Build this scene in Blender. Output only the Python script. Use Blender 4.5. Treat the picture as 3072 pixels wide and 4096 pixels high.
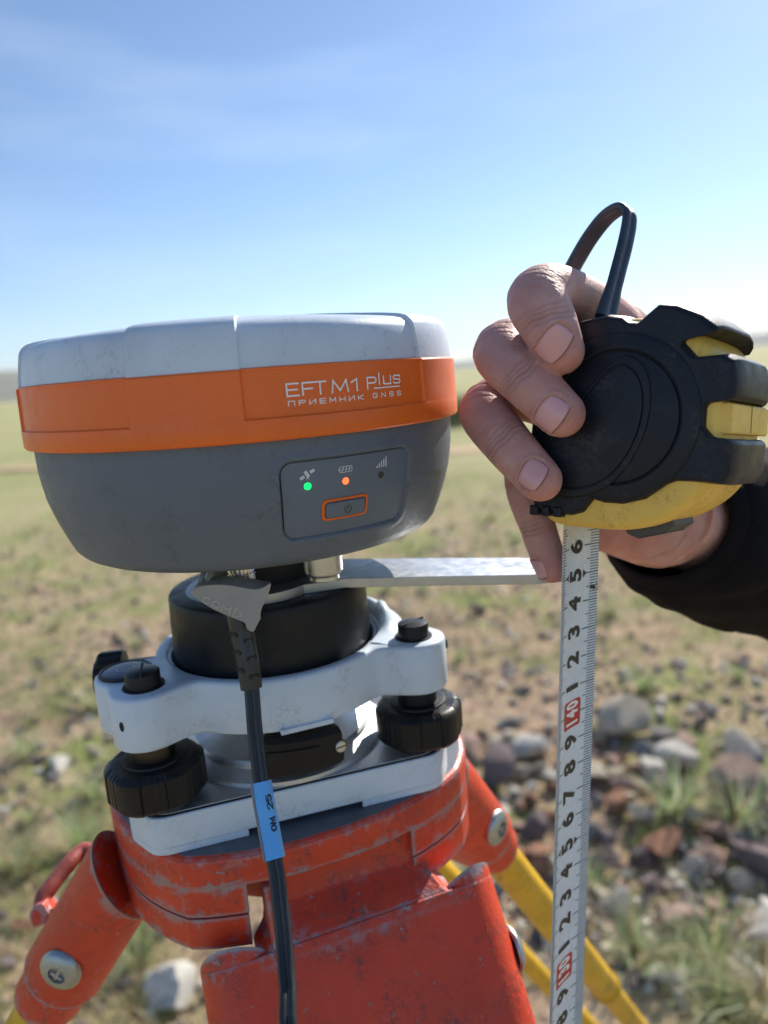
import bpy, bmesh, math, random
import numpy as np
from mathutils import Vector, Matrix
from mathutils.bvhtree import BVHTree
from mathutils import noise as mnoise

random.seed(7); RNG = np.random.default_rng(7)
R = math.radians
SC = bpy.context.scene
COL = SC.collection
for o in list(bpy.data.objects): bpy.data.objects.remove(o)

# ------------------------------------------------------------------ camera
# Geometry near the camera is written in centimetres in a frame whose origin is the lens;
# x right, y ahead, z up.  H is the height of the lens above the ground.
H = 151.9
FPX, PITCH, ROLL = 2890.0, 10.8, 4.28
_p, _r = R(PITCH), R(ROLL)
CF = np.array([0, math.cos(_p), -math.sin(_p)])
_r0 = np.array([1.0, 0, 0]); _u0 = np.array([0, math.sin(_p), math.cos(_p)])
CU = math.cos(_r)*_u0 + math.sin(_r)*_r0
CR = math.cos(_r)*_r0 - math.sin(_r)*_u0
cam_d = bpy.data.cameras.new('camera'); cam = bpy.data.objects.new('camera', cam_d); COL.objects.link(cam)
cam.matrix_world = Matrix(((CR[0], CU[0], -CF[0], 0), (CR[1], CU[1], -CF[1], 0), (CR[2], CU[2], -CF[2], H/100), (0, 0, 0, 1)))
cam_d.sensor_fit = 'VERTICAL'; cam_d.sensor_height = 24.0; cam_d.lens = FPX/4096*24
cam_d.clip_start = 0.01; cam_d.clip_end = 30000
cam_d.dof.use_dof = True; cam_d.dof.focus_distance = 0.226; cam_d.dof.aperture_fstop = 5.4
SC.camera = cam

# ------------------------------------------------------------------ sky, sun, exposure
SUN_AZ, SUN_EL = R(33), R(33)          # azimuth measured from +Y (ahead) towards +X (right)
world = bpy.data.worlds.new('World'); SC.world = world; world.use_nodes = True
wn, wl = world.node_tree.nodes, world.node_tree.links
wn.clear()
sky = wn.new('ShaderNodeTexSky'); sky.sky_type = 'NISHITA'; sky.sun_disc = False
sky.sun_elevation = SUN_EL; sky.sun_rotation = SUN_AZ
sky.altitude = 900; sky.air_density = 1.0; sky.dust_density = 0.3; sky.ozone_density = 3.6
bg = wn.new('ShaderNodeBackground'); bg.inputs['Strength'].default_value = 0.095
wo = wn.new('ShaderNodeOutputWorld')
# thin high cloud, the same all round the sky
tc = wn.new('ShaderNodeTexCoord'); mp = wn.new('ShaderNodeMapping'); mp.inputs['Scale'].default_value = (1.5, 1.5, 9.0)
mp.inputs['Rotation'].default_value = (0.06, 0.04, 0.4)
nz = wn.new('ShaderNodeTexNoise'); nz.inputs['Scale'].default_value = 1.6; nz.inputs['Detail'].default_value = 5; nz.inputs['Roughness'].default_value = 0.5
cr = wn.new('ShaderNodeValToRGB'); cr.color_ramp.elements[0].position = 0.47; cr.color_ramp.elements[1].position = 0.85
cr.color_ramp.elements[0].color = (0, 0, 0, 1); cr.color_ramp.elements[1].color = (0.28, 0.28, 0.28, 1)
mx = wn.new('ShaderNodeMix'); mx.data_type = 'RGBA'; mx.inputs[7].default_value = (6.0, 7.0, 8.2, 1)
wl.new(tc.outputs['Generated'], mp.inputs[0]); wl.new(mp.outputs[0], nz.inputs['Vector']); wl.new(nz.outputs['Fac'], cr.inputs[0])
wl.new(cr.outputs[0], mx.inputs[0]); wl.new(sky.outputs[0], mx.inputs[6]); wl.new(mx.outputs[2], bg.inputs[0]); wl.new(bg.outputs[0], wo.inputs[0])

sd = bpy.data.lights.new('sun', 'SUN'); sun = bpy.data.objects.new('sun', sd); COL.objects.link(sun)
sd.energy = 4.7; sd.angle = R(0.6); sd.color = (1.0, 0.93, 0.82)
sdir = Vector((math.sin(SUN_AZ)*math.cos(SUN_EL), math.cos(SUN_AZ)*math.cos(SUN_EL), math.sin(SUN_EL)))
sun.rotation_euler = sdir.to_track_quat('Z', 'Y').to_euler(); sun.location = sdir*50
SC.view_settings.view_transform = 'Standard'; SC.view_settings.look = 'None'
SC.view_settings.exposure = 0.72; SC.view_settings.gamma = 1; SC.view_settings.use_curve_mapping = False
SC.render.engine = 'CYCLES'; SC.cycles.max_bounces = 6; SC.cycles.use_denoising = True

# ------------------------------------------------------------------ helpers
BASE = {}
def V(*a): return np.array(a, float)
def nrm(v): v = np.asarray(v, float); return v/np.linalg.norm(v)
def world_of(c): return Vector((c[0]/100, c[1]/100, (c[2]+H)/100))
def ray(px, py): return CF + CR*(px-1536)/FPX - CU*(py-2048)/FPX      # photograph pixel -> direction
def at_depth(px, py, d): return ray(px, py)*d
def at_y(px, py, y): d = ray(px, py); return d*(y/d[1])
def at_z(px, py, z): d = ray(px, py); return d*(z/d[2])

def tag(o, label=None, cat=None, group=None, kind=None):
    if label: o['label'] = label
    if cat: o['category'] = cat
    if group: o['group'] = group
    if kind: o['kind'] = kind
    return o
def thing(name, label, cat, base, group=None):
    o = bpy.data.objects.new(name, None); COL.objects.link(o); o.empty_display_size = 0.02
    o.location = world_of(base); BASE[o] = np.array(base, float)
    return tag(o, label, cat, group)

class MB:
    def __init__(s): s.v = []; s.f = []
    def add(s, vs, fs):
        n = len(s.v); s.v += [tuple(map(float, q)) for q in vs]; s.f += [tuple(n+i for i in q) for q in fs]; return s
    def box(s, c, half, ax=None):
        ax = np.eye(3) if ax is None else np.asarray(ax, float); c = np.asarray(c, float)
        vs = [c + ax[0]*half[0]*i + ax[1]*half[1]*j + ax[2]*half[2]*k for k in (-1, 1) for j in (-1, 1) for i in (-1, 1)]
        return s.add(vs, [(0, 2, 3, 1), (4, 5, 7, 6), (0, 1, 5, 4), (2, 6, 7, 3), (0, 4, 6, 2), (1, 3, 7, 5)])
    def lathe(s, prof, c=(0, 0, 0), ax=None, n=96, rmod=None, a0=0, a1=None, caps=True):
        # prof: list of (r, h); ax rows u, v, w (w = axis)
        ax = np.eye(3) if ax is None else np.asarray(ax, float); c = np.asarray(c, float)
        full = a1 is None
        th = np.linspace(0, 2*math.pi, n, endpoint=False) if full else np.linspace(a0, a1, n)
        vs = []
        for k, (r, h) in enumerate(prof):
            for t in th:
                rr = r if rmod is None else rmod(t, k, r)
                vs.append(c + ax[0]*rr*math.cos(t) + ax[1]*rr*math.sin(t) + ax[2]*h)
        fs = []; m = len(th)
        for k in range(len(prof)-1):
            for i in range(m if full else m-1):
                j = (i+1) % m
                fs.append((k*m+i, k*m+j, (k+1)*m+j, (k+1)*m+i))
        if full and caps:
            if prof[0][0] > 1e-4: fs.append(tuple(range(m))[::-1])
            if prof[-1][0] > 1e-4: fs.append(tuple((len(prof)-1)*m+i for i in range(m)))
        return s.add(vs, fs)
    def prism(s, poly, h0, h1, c=(0, 0, 0), ax=None):
        ax = np.eye(3) if ax is None else np.asarray(ax, float); c = np.asarray(c, float); n = len(poly)
        vs = [c + ax[0]*x + ax[1]*y + ax[2]*h for h in (h0, h1) for x, y in poly]
        fs = [tuple(range(n))[::-1], tuple(range(n, 2*n))] + [(i, (i+1) % n, n+(i+1) % n, n+i) for i in range(n)]
        return s.add(vs, fs)
    def loft(s, rings, caps=True, closed=True):
        n = len(rings[0]); vs = [q for r in rings for q in r]; fs = []
        for k in range(len(rings)-1):
            for i in range(n if closed else n-1):
                j = (i+1) % n
                fs.append((k*n+i, k*n+j, (k+1)*n+j, (k+1)*n+i))
        if caps and closed:
            fs.append(tuple(range(n))[::-1]); fs.append(tuple((len(rings)-1)*n+i for i in range(n)))
        return s.add(vs, fs)
    def sweep(s, prof, path, up, scale=None, caps=True):
        return s.loft(sweep_rings(prof, path, up, scale), caps)
    def tube(s, path, rad, n=16, up=(0, 0, 1), caps=True):
        rad = [rad]*len(path) if np.isscalar(rad) else rad
        return s.sweep([(math.cos(t), math.sin(t)) for t in np.linspace(0, 2*math.pi, n, endpoint=False)], path, up, rad, caps)

def sweep_rings(prof, path, up, scale=None):
    path = [np.asarray(q, float) for q in path]; n = len(path); rings = []; u = nrm(up)
    for i in range(n):
        t = nrm(path[min(i+1, n-1)] - path[max(i-1, 0)])
        u = nrm(u - t*(u@t)); w = np.cross(t, u); k = 1 if scale is None else scale[i]
        kx, ky = (k, k) if np.isscalar(k) else k
        rings.append([path[i] + w*x*kx + u*y*ky for x, y in prof])
    return rings

def smooth_path(pts, n=40):
    pts = [np.asarray(q, float) for q in pts]; P = [2*pts[0]-pts[1]] + pts + [2*pts[-1]-pts[-2]]
    L = [np.linalg.norm(pts[i+1][:3]-pts[i][:3]) for i in range(len(pts)-1)]; T = np.cumsum([0]+L); out = []
    for t in np.linspace(0, T[-1], n):
        i = min(int(np.searchsorted(T, t, side='right'))-1, len(L)-1); f = (t-T[i])/L[i]
        p0, p1, p2, p3 = P[i:i+4]
        out.append(0.5*((2*p1) + (-p0+p2)*f + (2*p0-5*p1+4*p2-p3)*f*f + (-p0+3*p1-3*p2+p3)*f**3))
    return out

def chaikin(p, n_=2):
    p = [np.array(q, float) for q in p]
    for _ in range(n_):
        out = []
        for i in range(len(p)):
            a_, b_ = p[i], p[(i+1) % len(p)]; out += [a_*.75+b_*.25, a_*.25+b_*.75]
        p = out
    return [tuple(q) for q in p]

def build(mb, name, mat, parent=None, base=None, auto=35, bevel=0, seg=2, label=None, fix=True):
    if parent is None:
        b = np.array(base if base is not None else np.mean(mb.v, 0), float)
    else: b = BASE[parent]
    me = bpy.data.meshes.new(name)
    me.from_pydata([((x-b[0])/100, (y-b[1])/100, (z-b[2])/100) for x, y, z in mb.v], [], mb.f)
    if fix:
        bm = bmesh.new(); bm.from_mesh(me); bmesh.ops.recalc_face_normals(bm, faces=bm.faces); bm.to_mesh(me); bm.free()
    o = bpy.data.objects.new(name, me); COL.objects.link(o)
    if parent is None: o.location = world_of(b)
    else: o.parent = parent
    BASE[o] = b
    if mat: me.materials.append(mat)
    if auto: 
        me.shade_smooth()
        if auto < 180 and not bevel: me.set_sharp_from_angle(angle=R(auto))
    if bevel:
        m = o.modifiers.new('bevel', 'BEVEL'); m.width = bevel/100; m.segments = seg; m.limit_method = 'ANGLE'; m.angle_limit = R(30)
        m.miter_outer = 'MITER_ARC'; m.use_clamp_overlap = True
        w = o.modifiers.new('normals', 'WEIGHTED_NORMAL'); w.keep_sharp = False; w.weight = 80
    if label: o['label'] = label
    return o

# ------------------------------------------------------------------ materials
class NT:
    def __init__(s, name):
        s.m = bpy.data.materials.new(name); s.m.use_nodes = True; s.t = s.m.node_tree; s.n = s.t.nodes; s.l = s.t.links
        s.b = s.n['Principled BSDF']; s.tc = s.n.new('ShaderNodeTexCoord')
    def noise(s, scale, detail=4, rough=0.55, vec=None, dist=0):
        q = s.n.new('ShaderNodeTexNoise'); q.inputs['Scale'].default_value = scale; q.inputs['Detail'].default_value = detail
        q.inputs['Roughness'].default_value = rough; q.inputs['Distortion'].default_value = dist
        s.l.new(vec or s.tc.outputs['Object'], q.inputs['Vector']); return q.outputs['Fac']
    def voro(s, scale, feat='F1', vec=None, out='Distance'):
        q = s.n.new('ShaderNodeTexVoronoi'); q.inputs['Scale'].default_value = scale; q.feature = feat
        s.l.new(vec or s.tc.outputs['Object'], q.inputs['Vector']); return q.outputs[out]
    def ramp(s, fac, stops):
        q = s.n.new('ShaderNodeValToRGB'); e = q.color_ramp.elements
        while len(e) < len(stops): e.new(0.5)
        for i, (p_, c_) in enumerate(stops):
            e[i].position = p_; e[i].color = (c_, c_, c_, 1) if np.isscalar(c_) else (*c_, 1)
        s.l.new(fac, q.inputs[0]); return q.outputs[0]
    def mix(s, fac, a, b, mode='MIX'):
        q = s.n.new('ShaderNodeMix'); q.data_type = 'RGBA'; q.blend_type = mode
        for sock, val in ((q.inputs[0], fac), (q.inputs[6], a), (q.inputs[7], b)):
            if hasattr(val, 'links'): s.l.new(val, sock)
            elif np.isscalar(val): sock.default_value = val if sock.type != 'RGBA' else (val, val, val, 1)
            else: sock.default_value = (*val, 1)
        return q.outputs[2]
    def math(s, op, a, b=0.0):
        q = s.n.new('ShaderNodeMath'); q.operation = op
        for sock, val in ((q.inputs[0], a), (q.inputs[1], b)):
            if hasattr(val, 'links'): s.l.new(val, sock)
            else: sock.default_value = val
        return q.outputs[0]
    def set(s, **k):
        for key, val in k.items():
            sock = s.b.inputs[key.replace('_', ' ')]
            if hasattr(val, 'links'): s.l.new(val, sock)
            elif np.isscalar(val): sock.default_value = val
            else: sock.default_value = (*val, 1) if len(val) == 3 and sock.type == 'RGBA' else val
        return s
    def bump(s, h, dist=0.001, strength=0.5):
        q = s.n.new('ShaderNodeBump'); q.inputs['Distance'].default_value = dist; q.inputs['Strength'].default_value = strength
        s.l.new(h, q.inputs['Height']); s.l.new(q.outputs[0], s.b.inputs['Normal']); return s

def plastic(name, col, rough=0.45, grain=900, bump=0.25, dirt=None, dirtamt=0.35, var=0.12, bdist=0.0004, spec=0.5):
    n = NT(name)
    big = n.noise(28, 4); c = n.mix(n.ramp(big, [(0.3, 0.0), (0.75, 1.0)]), tuple(x*(1-var) for x in col), tuple(min(1, x*(1+var)) for x in col))
    if dirt:
        d = n.math('MULTIPLY', n.ramp(n.noise(75, 6, 0.75, dist=.6), [(0.50, 0.0), (0.70, 1.0)]), n.ramp(n.noise(700, 3, 0.7), [(0.42, 0.0), (0.62, 1.0)]))
        d = n.math('MULTIPLY', d, dirtamt); c = n.mix(d, c, dirt)
    rr = n.ramp(n.noise(120, 5, 0.65), [(0.3, rough-0.08), (0.7, rough+0.1)])
    n.set(Base_Color=c, Roughness=rr); n.b.inputs['Specular IOR Level'].default_value = spec
    n.bump(n.noise(grain, 2, 0.6), bdist, bump); return n.m
def metal(name, col, rough=0.3, aniso=False, bump=0.05, var=0.15):
    n = NT(name)
    c = n.mix(n.ramp(n.noise(90, 5, 0.7), [(0.3, 0.0), (0.7, 1.0)]), tuple(x*(1-var) for x in col), col)
    n.set(Base_Color=c, Metallic=1.0, Roughness=n.ramp(n.noise(200, 5, 0.7), [(0.3, max(0.05, rough-0.08)), (0.7, rough+0.12)]))
    n.bump(n.noise(1500, 2), 0.0002, bump); return n.m
def chipped_paint(name, col, metalcol=(0.30, 0.31, 0.34), chips=0.685, edge=True, dusk=(0.25, 0.12, 0.06)):
    n = NT(name)
    c = n.mix(n.ramp(n.noise(35, 5, 0.6), [(0.3, 0.0), (0.7, 1.0)]), tuple(x*0.8 for x in col), tuple(min(1, x*1.1) for x in col))
    # rubbed dark stains
    st = n.math('MULTIPLY', n.ramp(n.noise(48, 6, 0.7, dist=0.5), [(0.50, 0.0), (0.62, 1.0)]), n.ramp(n.noise(520, 4, 0.7), [(0.46, 0.0), (0.6, 1.0)]))
    c = n.mix(n.math('MULTIPLY', st, 0.75), c, (0.07, 0.045, 0.05))
    ch = n.ramp(n.noise(150, 5, 0.62, dist=0.3), [(chips, 0.0), (chips+0.02, 1.0)])
    if edge:
        bv = n.n.new('ShaderNodeBevel'); bv.samples = 6; bv.inputs['Radius'].default_value = 0.0032
        ge = n.n.new('ShaderNodeNewGeometry'); dp = n.n.new('ShaderNodeVectorMath'); dp.operation = 'DOT_PRODUCT'
        n.l.new(bv.outputs[0], dp.inputs[0]); n.l.new(ge.outputs['Normal'], dp.inputs[1])
        ed = n.ramp(n.math('ADD', n.math('SUBTRACT', 1.0, dp.outputs['Value']), n.math('MULTIPLY', n.math('SUBTRACT', n.noise(230, 5, 0.7), 0.56), 0.45)), [(0.035, 0.0), (0.065, 1.0)])
        ch = n.math('MAXIMUM', ch, ed)
        bv2 = n.n.new('ShaderNodeBevel'); bv2.samples = 6; bv2.inputs['Radius'].default_value = 0.008; dp2 = n.n.new('ShaderNodeVectorMath'); dp2.operation = 'DOT_PRODUCT'
        n.l.new(bv2.outputs[0], dp2.inputs[0]); n.l.new(ge.outputs['Normal'], dp2.inputs[1])
        e2 = n.math('MULTIPLY', n.ramp(n.math('SUBTRACT', 1.0, dp2.outputs['Value']), [(0.012, 0.0), (0.05, 1.0)]), n.ramp(n.noise(85, 7, 0.72, dist=.4), [(0.51, 0.0), (0.56, 1.0)]))
        ch = n.math('MAXIMUM', ch, e2)
    c = n.mix(ch, c, metalcol)
    n.set(Base_Color=c, Metallic=n.math('MULTIPLY', ch, 0.55), Roughness=n.ramp(n.noise(260, 4), [(0.3, 0.38), (0.7, 0.6)]))
    h = n.math('SUBTRACT', n.math('MULTIPLY', n.noise(520, 3, 0.6), 0.5), n.math('MULTIPLY', ch, 0.6))
    n.bump(h, 0.0009, 0.5); return n.m
def flat(name, col, rough=0.5, metallic=0.0, emit=0):
    n = NT(name); n.set(Base_Color=col, Roughness=rough, Metallic=metallic)
    if emit: n.set(Emission_Color=col, Emission_Strength=emit)
    return n.m

M = dict(
    white_plastic=plastic('white_plastic', (0.56, 0.64, 0.73), 0.42, 1400, 0.18, (0.16, 0.15, 0.14), 0.55),  # the blue of skylit shade is worked into this white
    orange_plastic=plastic('orange_plastic', (0.80, 0.145, 0.012), 0.42, 1200, 0.08, (0.35, 0.07, 0.01), 0.25, var=0.06),
    grey_plastic=plastic('grey_plastic', (0.11, 0.14, 0.18), 0.5, 1500, 0.6, (0.03, 0.03, 0.03), 0.5, var=.05),
    panel_grey=plastic('panel_grey', (0.115, 0.15, 0.20), 0.5, 2500, 0.08, (0.08, 0.08, 0.08), 0.2),
    print_white=flat('print_white', (0.85, 0.85, 0.86), 0.5),
    print_grey=flat('print_grey', (0.62, 0.64, 0.68), 0.5),
    print_black=flat('print_black', (0.012, 0.016, 0.018), 0.5),
    print_red=flat('print_red', (0.52, 0.012, 0.02), 0.4),
    gap_black=flat('gap_black', (0.008, 0.008, 0.009), 0.7),
    lens_dark=flat('lens_dark', (0.02, 0.022, 0.025), 0.3),
    led_green=flat('led_green', (0.0, 1.0, 0.12), 0.3, emit=1.3),
    led_orange=flat('led_orange', (1.0, 0.12, 0.03), 0.3, emit=1.5),
    black_metal=plastic('black_metal', (0.010, 0.012, 0.015), 0.42, 1800, 0.06, (0.06, 0.06, 0.06), 0.3, spec=0.28),
    black_plastic=plastic('black_plastic', (0.009, 0.010, 0.012), 0.38, 900, 0.15, (0.05, 0.045, 0.04), 0.4, spec=0.28),
    black_rubber=plastic('black_rubber', (0.009, 0.012, 0.020), 0.42, 1100, 0.2, (0.085, 0.08, 0.07), 0.45, spec=0.28),
    cable_black=plastic('cable_black', (0.02, 0.021, 0.024), 0.34, 600, 0.1),
    tribrach_white=plastic('tribrach_white', (0.57, 0.67, 0.78), 0.36, 1200, 0.08, (0.26, 0.25, 0.23), 0.55, var=0.04),  # white paint, with the cool cast of skylight tinted into its colour
    steel=metal('steel', (0.60, 0.61, 0.62), 0.30),
    satin=metal('satin_steel', (0.62, 0.64, 0.67), 0.48),
    brushed=metal('brushed_aluminium', (0.50, 0.52, 0.55), 0.42),
    chrome=metal('chrome', (0.75, 0.75, 0.76), 0.12),
    galvanised=metal('galvanised', (0.48, 0.52, 0.53), 0.42, bump=0.4, var=0.4),
    dark_steel=metal('dark_steel', (0.10, 0.085, 0.07), 0.35),
    head_grey=plastic('head_grey', (0.10, 0.115, 0.14), 0.5, 700, 0.3, (0.3, 0.3, 0.32), 0.4),
    tripod_orange=chipped_paint('tripod_orange', (0.62, 0.054, 0.017)),
    pole_yellow=chipped_paint('pole_yellow', (0.68, 0.40, 0.012), chips=0.70, edge=False),
    tape_yellow=plastic('tape_yellow', (0.84, 0.55, 0.11), 0.4, 800, 0.08, (0.22, 0.13, 0.03), 0.7),
    tape_white=plastic('tape_white', (0.65, 0.73, 0.82), 0.3, 900, 0.04, (0.35, 0.33, 0.3), 0.3, var=0.03),  # white blade, bluish skylight mixed into the base colour
    cap_rubber=plastic('cap_rubber', (0.33, 0.31, 0.265), 0.55, 900, 0.15, (0.14, 0.12, 0.1), 0.4),
    label_blue=plastic('label_blue', (0.12, 0.42, 0.86), 0.35, 700, 0.1, var=0.1),
    nail=plastic('nail', (0.64, 0.345, 0.355), 0.18, 500, 0.05, var=0.06),
)
g = NT('bubble_glass'); g.set(Base_Color=(0.05, 0.075, 0.12), Roughness=0.35); M['glass'] = g.m

AX = np.array([-4.842, 27.963])                     # plumb axis of the instrument stack
def pol(rad, deg, z): return V(AX[0]+rad*math.cos(R(deg)), AX[1]+rad*math.sin(R(deg)), z)

# ------------------------------------------------------------------ ground
def ground_h(x, y):
    d = math.hypot(x, y)
    h = 0.030*mnoise.noise(Vector((x*1.1, y*1.1, 0.3))) + 0.05*mnoise.noise(Vector((x*0.35, y*0.35, 5)))
    h *= min(1, d/1.0)
    if d < 9: h += (1-d/9)*(0.020*mnoise.noise(Vector((x*6.5, y*6.5, 8)))+0.014*mnoise.noise(Vector((x*15, y*15, 3))))
    if d > 12: h += min(1, (d-12)/60)*(0.35*mnoise.noise(Vector((x*0.03, y*0.03, 1))) - 0.15)
    if d > 200: h += min(1, (d-200)/1500)*6*mnoise.noise(Vector((x*0.002, y*0.002, 2)))
    return h
def make_ground():
    rad = np.concatenate([np.linspace(0.25, 1.5, 16), np.linspace(1.53, 5, 130), np.linspace(5.05, 9, 70), np.geomspace(9.2, 9000, 70)]); na = 540
    vs = [(0, 0, ground_h(0, 0))]
    for r_ in rad:
        for k in range(na):
            a_ = 2*math.pi*k/na; x, y = r_*math.sin(a_), r_*math.cos(a_)
            vs.append((x, y, ground_h(x, y)))
    fs = [(0, 1+(k+1) % na, 1+k) for k in range(na)]
    for i in range(len(rad)-1):
        for k in range(na):
            j = (k+1) % na; a_ = 1+i*na
            fs.append((a_+k, a_+j, a_+na+j, a_+na+k))
    me = bpy.data.meshes.new('ground'); me.from_pydata(vs, [], fs); me.shade_smooth()
    o = bpy.data.objects.new('ground', me); COL.objects.link(o); o['kind'] = 'structure'
    n = NT('steppe_ground'); ob = n.tc.outputs['Object']
    soil = n.mix(n.ramp(n.noise(14, 6, 0.7), [(0.3, 0.0), (0.7, 1.0)]), (0.30, 0.205, 0.135), (0.62, 0.45, 0.32))
    peb = n.voro(26, out='Color'); pd = n.ramp(n.voro(26), [(0.25, 1.0), (0.42, 0.0)])
    pm = n.math('MULTIPLY', pd, n.ramp(n.noise(3.0, 3), [(0.46, 0.0), (0.6, 1.0)]))
    pc = n.mix(n.ramp(peb, [(0.2, 0.0), (0.8, 1.0)]), (0.20, 0.15, 0.12), (0.48, 0.42, 0.36))
    c = n.mix(n.math('MULTIPLY', pm, 0.85), soil, pc)
    straw = n.mix(n.ramp(n.noise(60, 4, 0.8), [(0.3, 0.0), (0.7, 1.0)]), (0.33, 0.26, 0.14), (0.66, 0.55, 0.34))
    c = n.mix(n.ramp(n.noise(2.3, 5, 0.65), [(0.46, 0.0), (0.64, 0.8)]), c, straw)
    green = n.mix(n.ramp(n.noise(40, 4, 0.7), [(0.3, 0.0), (0.7, 1.0)]), (0.13, 0.175, 0.045), (0.34, 0.40, 0.12))
    c = n.mix(n.ramp(n.noise(1.25, 6, 0.68), [(0.50, 0.0), (0.60, 0.9)]), c, green)
    # beyond a dozen metres the sward closes up: broad bands of green and straw
    sep = n.n.new('ShaderNodeVectorMath'); sep.operation = 'LENGTH'; n.l.new(ob, sep.inputs[0]); dist = sep.outputs['Value']
    far = n.math('MULTIPLY', n.ramp(n.math('DIVIDE', dist, 40.0), [(0.10, 0.0), (0.28, 1.0)]), 0.92)
    bands = n.mix(n.ramp(n.noise(0.16, 6, 0.62), [(0.36, 0.0), (0.62, 1.0)]), (0.45, 0.40, 0.22), (0.31, 0.33, 0.14))
    bands = n.mix(n.ramp(n.noise(0.5, 5, 0.7), [(0.55, 0.0), (0.72, 0.6)]), bands, (0.19, 0.21, 0.10))
    c = n.mix(far, c, bands)
    n.set(Base_Color=c, Roughness=0.95); n.b.inputs['Specular IOR Level'].default_value = 0.15
    h = n.math('ADD', n.math('MULTIPLY', pm, 0.5), n.noise(45, 6, 0.75)); n.bump(h, 0.025, 0.8)
    me.materials.append(n.m)
make_ground()

# dirt track crossing the steppe about 13 m out
mb = MB(); pts = []
for x in np.linspace(-60, 60, 121):
    y = 13.2 + 0.5*math.sin(x*0.09+0.3) + 0.02*x + .55*max(0, -x-1.5)
    pts.append((x, y))
vs = []
for x, y in pts:
    for w in (-0.55, -0.2, 0.2, 0.55): vs.append((x*100, (y+w)*100, (ground_h(x, y+w)+0.03)*100-H))
fs = [(i*4+k, i*4+k+1, i*4+k+5, i*4+k+4) for i in range(len(pts)-1) for k in range(3)]
n = NT('track_soil'); n.set(Base_Color=n.mix(n.noise(6, 5, 0.7), (0.40, 0.27, 0.155), (0.50, 0.36, 0.22)), Roughness=0.95)
mb.add(vs, fs); tag(build(mb, 'dirt_track', n.m, base=(0, 1320, -H)), kind='structure')

# distant hills
def hill(name, az0, az1, dist, hfun, depth, mat, nseg=90):
    mb = MB(); vs = []; prof = [(0, 0), (0.18, 0.35), (0.4, 0.75), (0.6, 1.0), (0.8, 0.7), (1.0, 0.0)]
    for az in np.linspace(az0, az1, nseg):
        hh = hfun(az)
        for k, (dd, f) in enumerate(prof):
            rr = dist + dd*depth; wob = 1+0.12*mnoise.noise(Vector((az*0.6, k*1.7, dist*0.01)))
            vs.append((rr*math.sin(R(az))*100, rr*math.cos(R(az))*100, (hh*f*wob-8)*100))
    m = len(prof); fs = [(i*m+k, i*m+k+1, (i+1)*m+k+1, (i+1)*m+k) for i in range(nseg-1) for k in range(m-1)]
    mb.add(vs, fs); o = build(mb, name, mat, base=(0, dist*100, -H), auto=180); o['kind'] = 'structure'; return o
n = NT('hill_grass'); n.set(Base_Color=n.mix(n.ramp(n.noise(0.004, 5), [(0.4, 0.0), (0.6, 1.0)]), (0.10, 0.11, 0.05), (0.22, 0.20, 0.10)), Roughness=1.0); hillm = n.m
hill('distant_ridge', -75, 75, 6200, lambda az: 62+26*mnoise.noise(Vector((az*0.045, 3.1, 0)))+12*mnoise.noise(Vector((az*0.2, 1, 0)))+max(0, az)*2.2, 1500, hillm, 160)
hill('low_hill', -62, -17, 3300, lambda az: 165*math.exp(-((az+27.0)/6.5)**2)+35*math.exp(-((az+45)/9)**2)+8*mnoise.noise(Vector((az*0.3, 0, 4))), 1500, hillm, 90)
# air between the camera and the hills
hz = MB().box((0, 0, 0), (1, 1, 1)); hz.v = [(x*950000, y*950000, (-H-1500) if z < 0 else 34000) for x, y, z in hz.v]
n = NT('air'); n.n.remove(n.b); pv = n.n.new('ShaderNodeVolumePrincipled'); pv.inputs['Density'].default_value = 0.00009
pv.inputs['Color'].default_value = (0.80, 0.88, 1.0, 1); n.l.new(pv.outputs[0], n.n['Material Output'].inputs['Volume'])
HAZE = build(hz, 'haze', n.m, base=(0, 0, -H), auto=0); HAZE['kind'] = 'stuff'

# ================================================================== instrument stack
# ------------------------------------------------------------------ GNSS receiver
REC = thing('gnss_receiver', 'round survey antenna with white dome, orange band and grey base above the tripod', 'receiver', (AX[0], AX[1], -5.7))
LOW = [(7.62, -1.5), (7.61, -2.0), (7.6, -2.4), (7.56, -2.8), (7.46, -3.45), (7.33, -3.9), (7.2, -4.3), (7.05, -4.7), (6.93, -5.0), (6.8, -5.28), (6.62, -5.48), (6.35, -5.61), (6.0, -5.67)]
_lz = np.array([q[1] for q in LOW][::-1]); _lr = np.array([q[0] for q in LOW][::-1])
def low(th, z, off=0.0):                            # point on the lower shell
    r_ = np.interp(z, _lz, _lr); dr = (np.interp(z+0.1, _lz, _lr)-np.interp(z-0.1, _lz, _lr))/0.2
    n_ = nrm((math.cos(R(th)), math.sin(R(th)), -dr))
    return V(AX[0]+r_*math.cos(R(th)), AX[1]+r_*math.sin(R(th)), z) + n_*off
PTH0, PTH1, PZ0, PZ1 = -75.0, -40.8, -2.34, -4.68   # control panel extents on the shell
def panel_sd(th, z, grow=0.0, rad=0.38):            # rounded-rectangle signed distance in cm
    cx, cz = (PTH0+PTH1)/2, (PZ0+PZ1)/2; hx, hz_ = (PTH1-PTH0)/2*R(1)*7.4+grow, (PZ0-PZ1)/2+grow
    x = abs((th-cx)*R(1)*7.4)-hx+rad; y = abs(z-cz)-hz_+rad
    return math.hypot(max(x, 0), max(y, 0)) + min(max(x, y), 0) - rad
mb = MB(); ths = np.concatenate([np.linspace(-90, -28, 190), np.linspace(-26, 268, 150)]); zs = np.concatenate([[-1.5, -1.8], np.linspace(-2.0, -5.1, 62), [-5.2, -5.28, -5.36, -5.44, -5.5, -5.56, -5.61, -5.65, -5.67]])
vs = []
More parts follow.
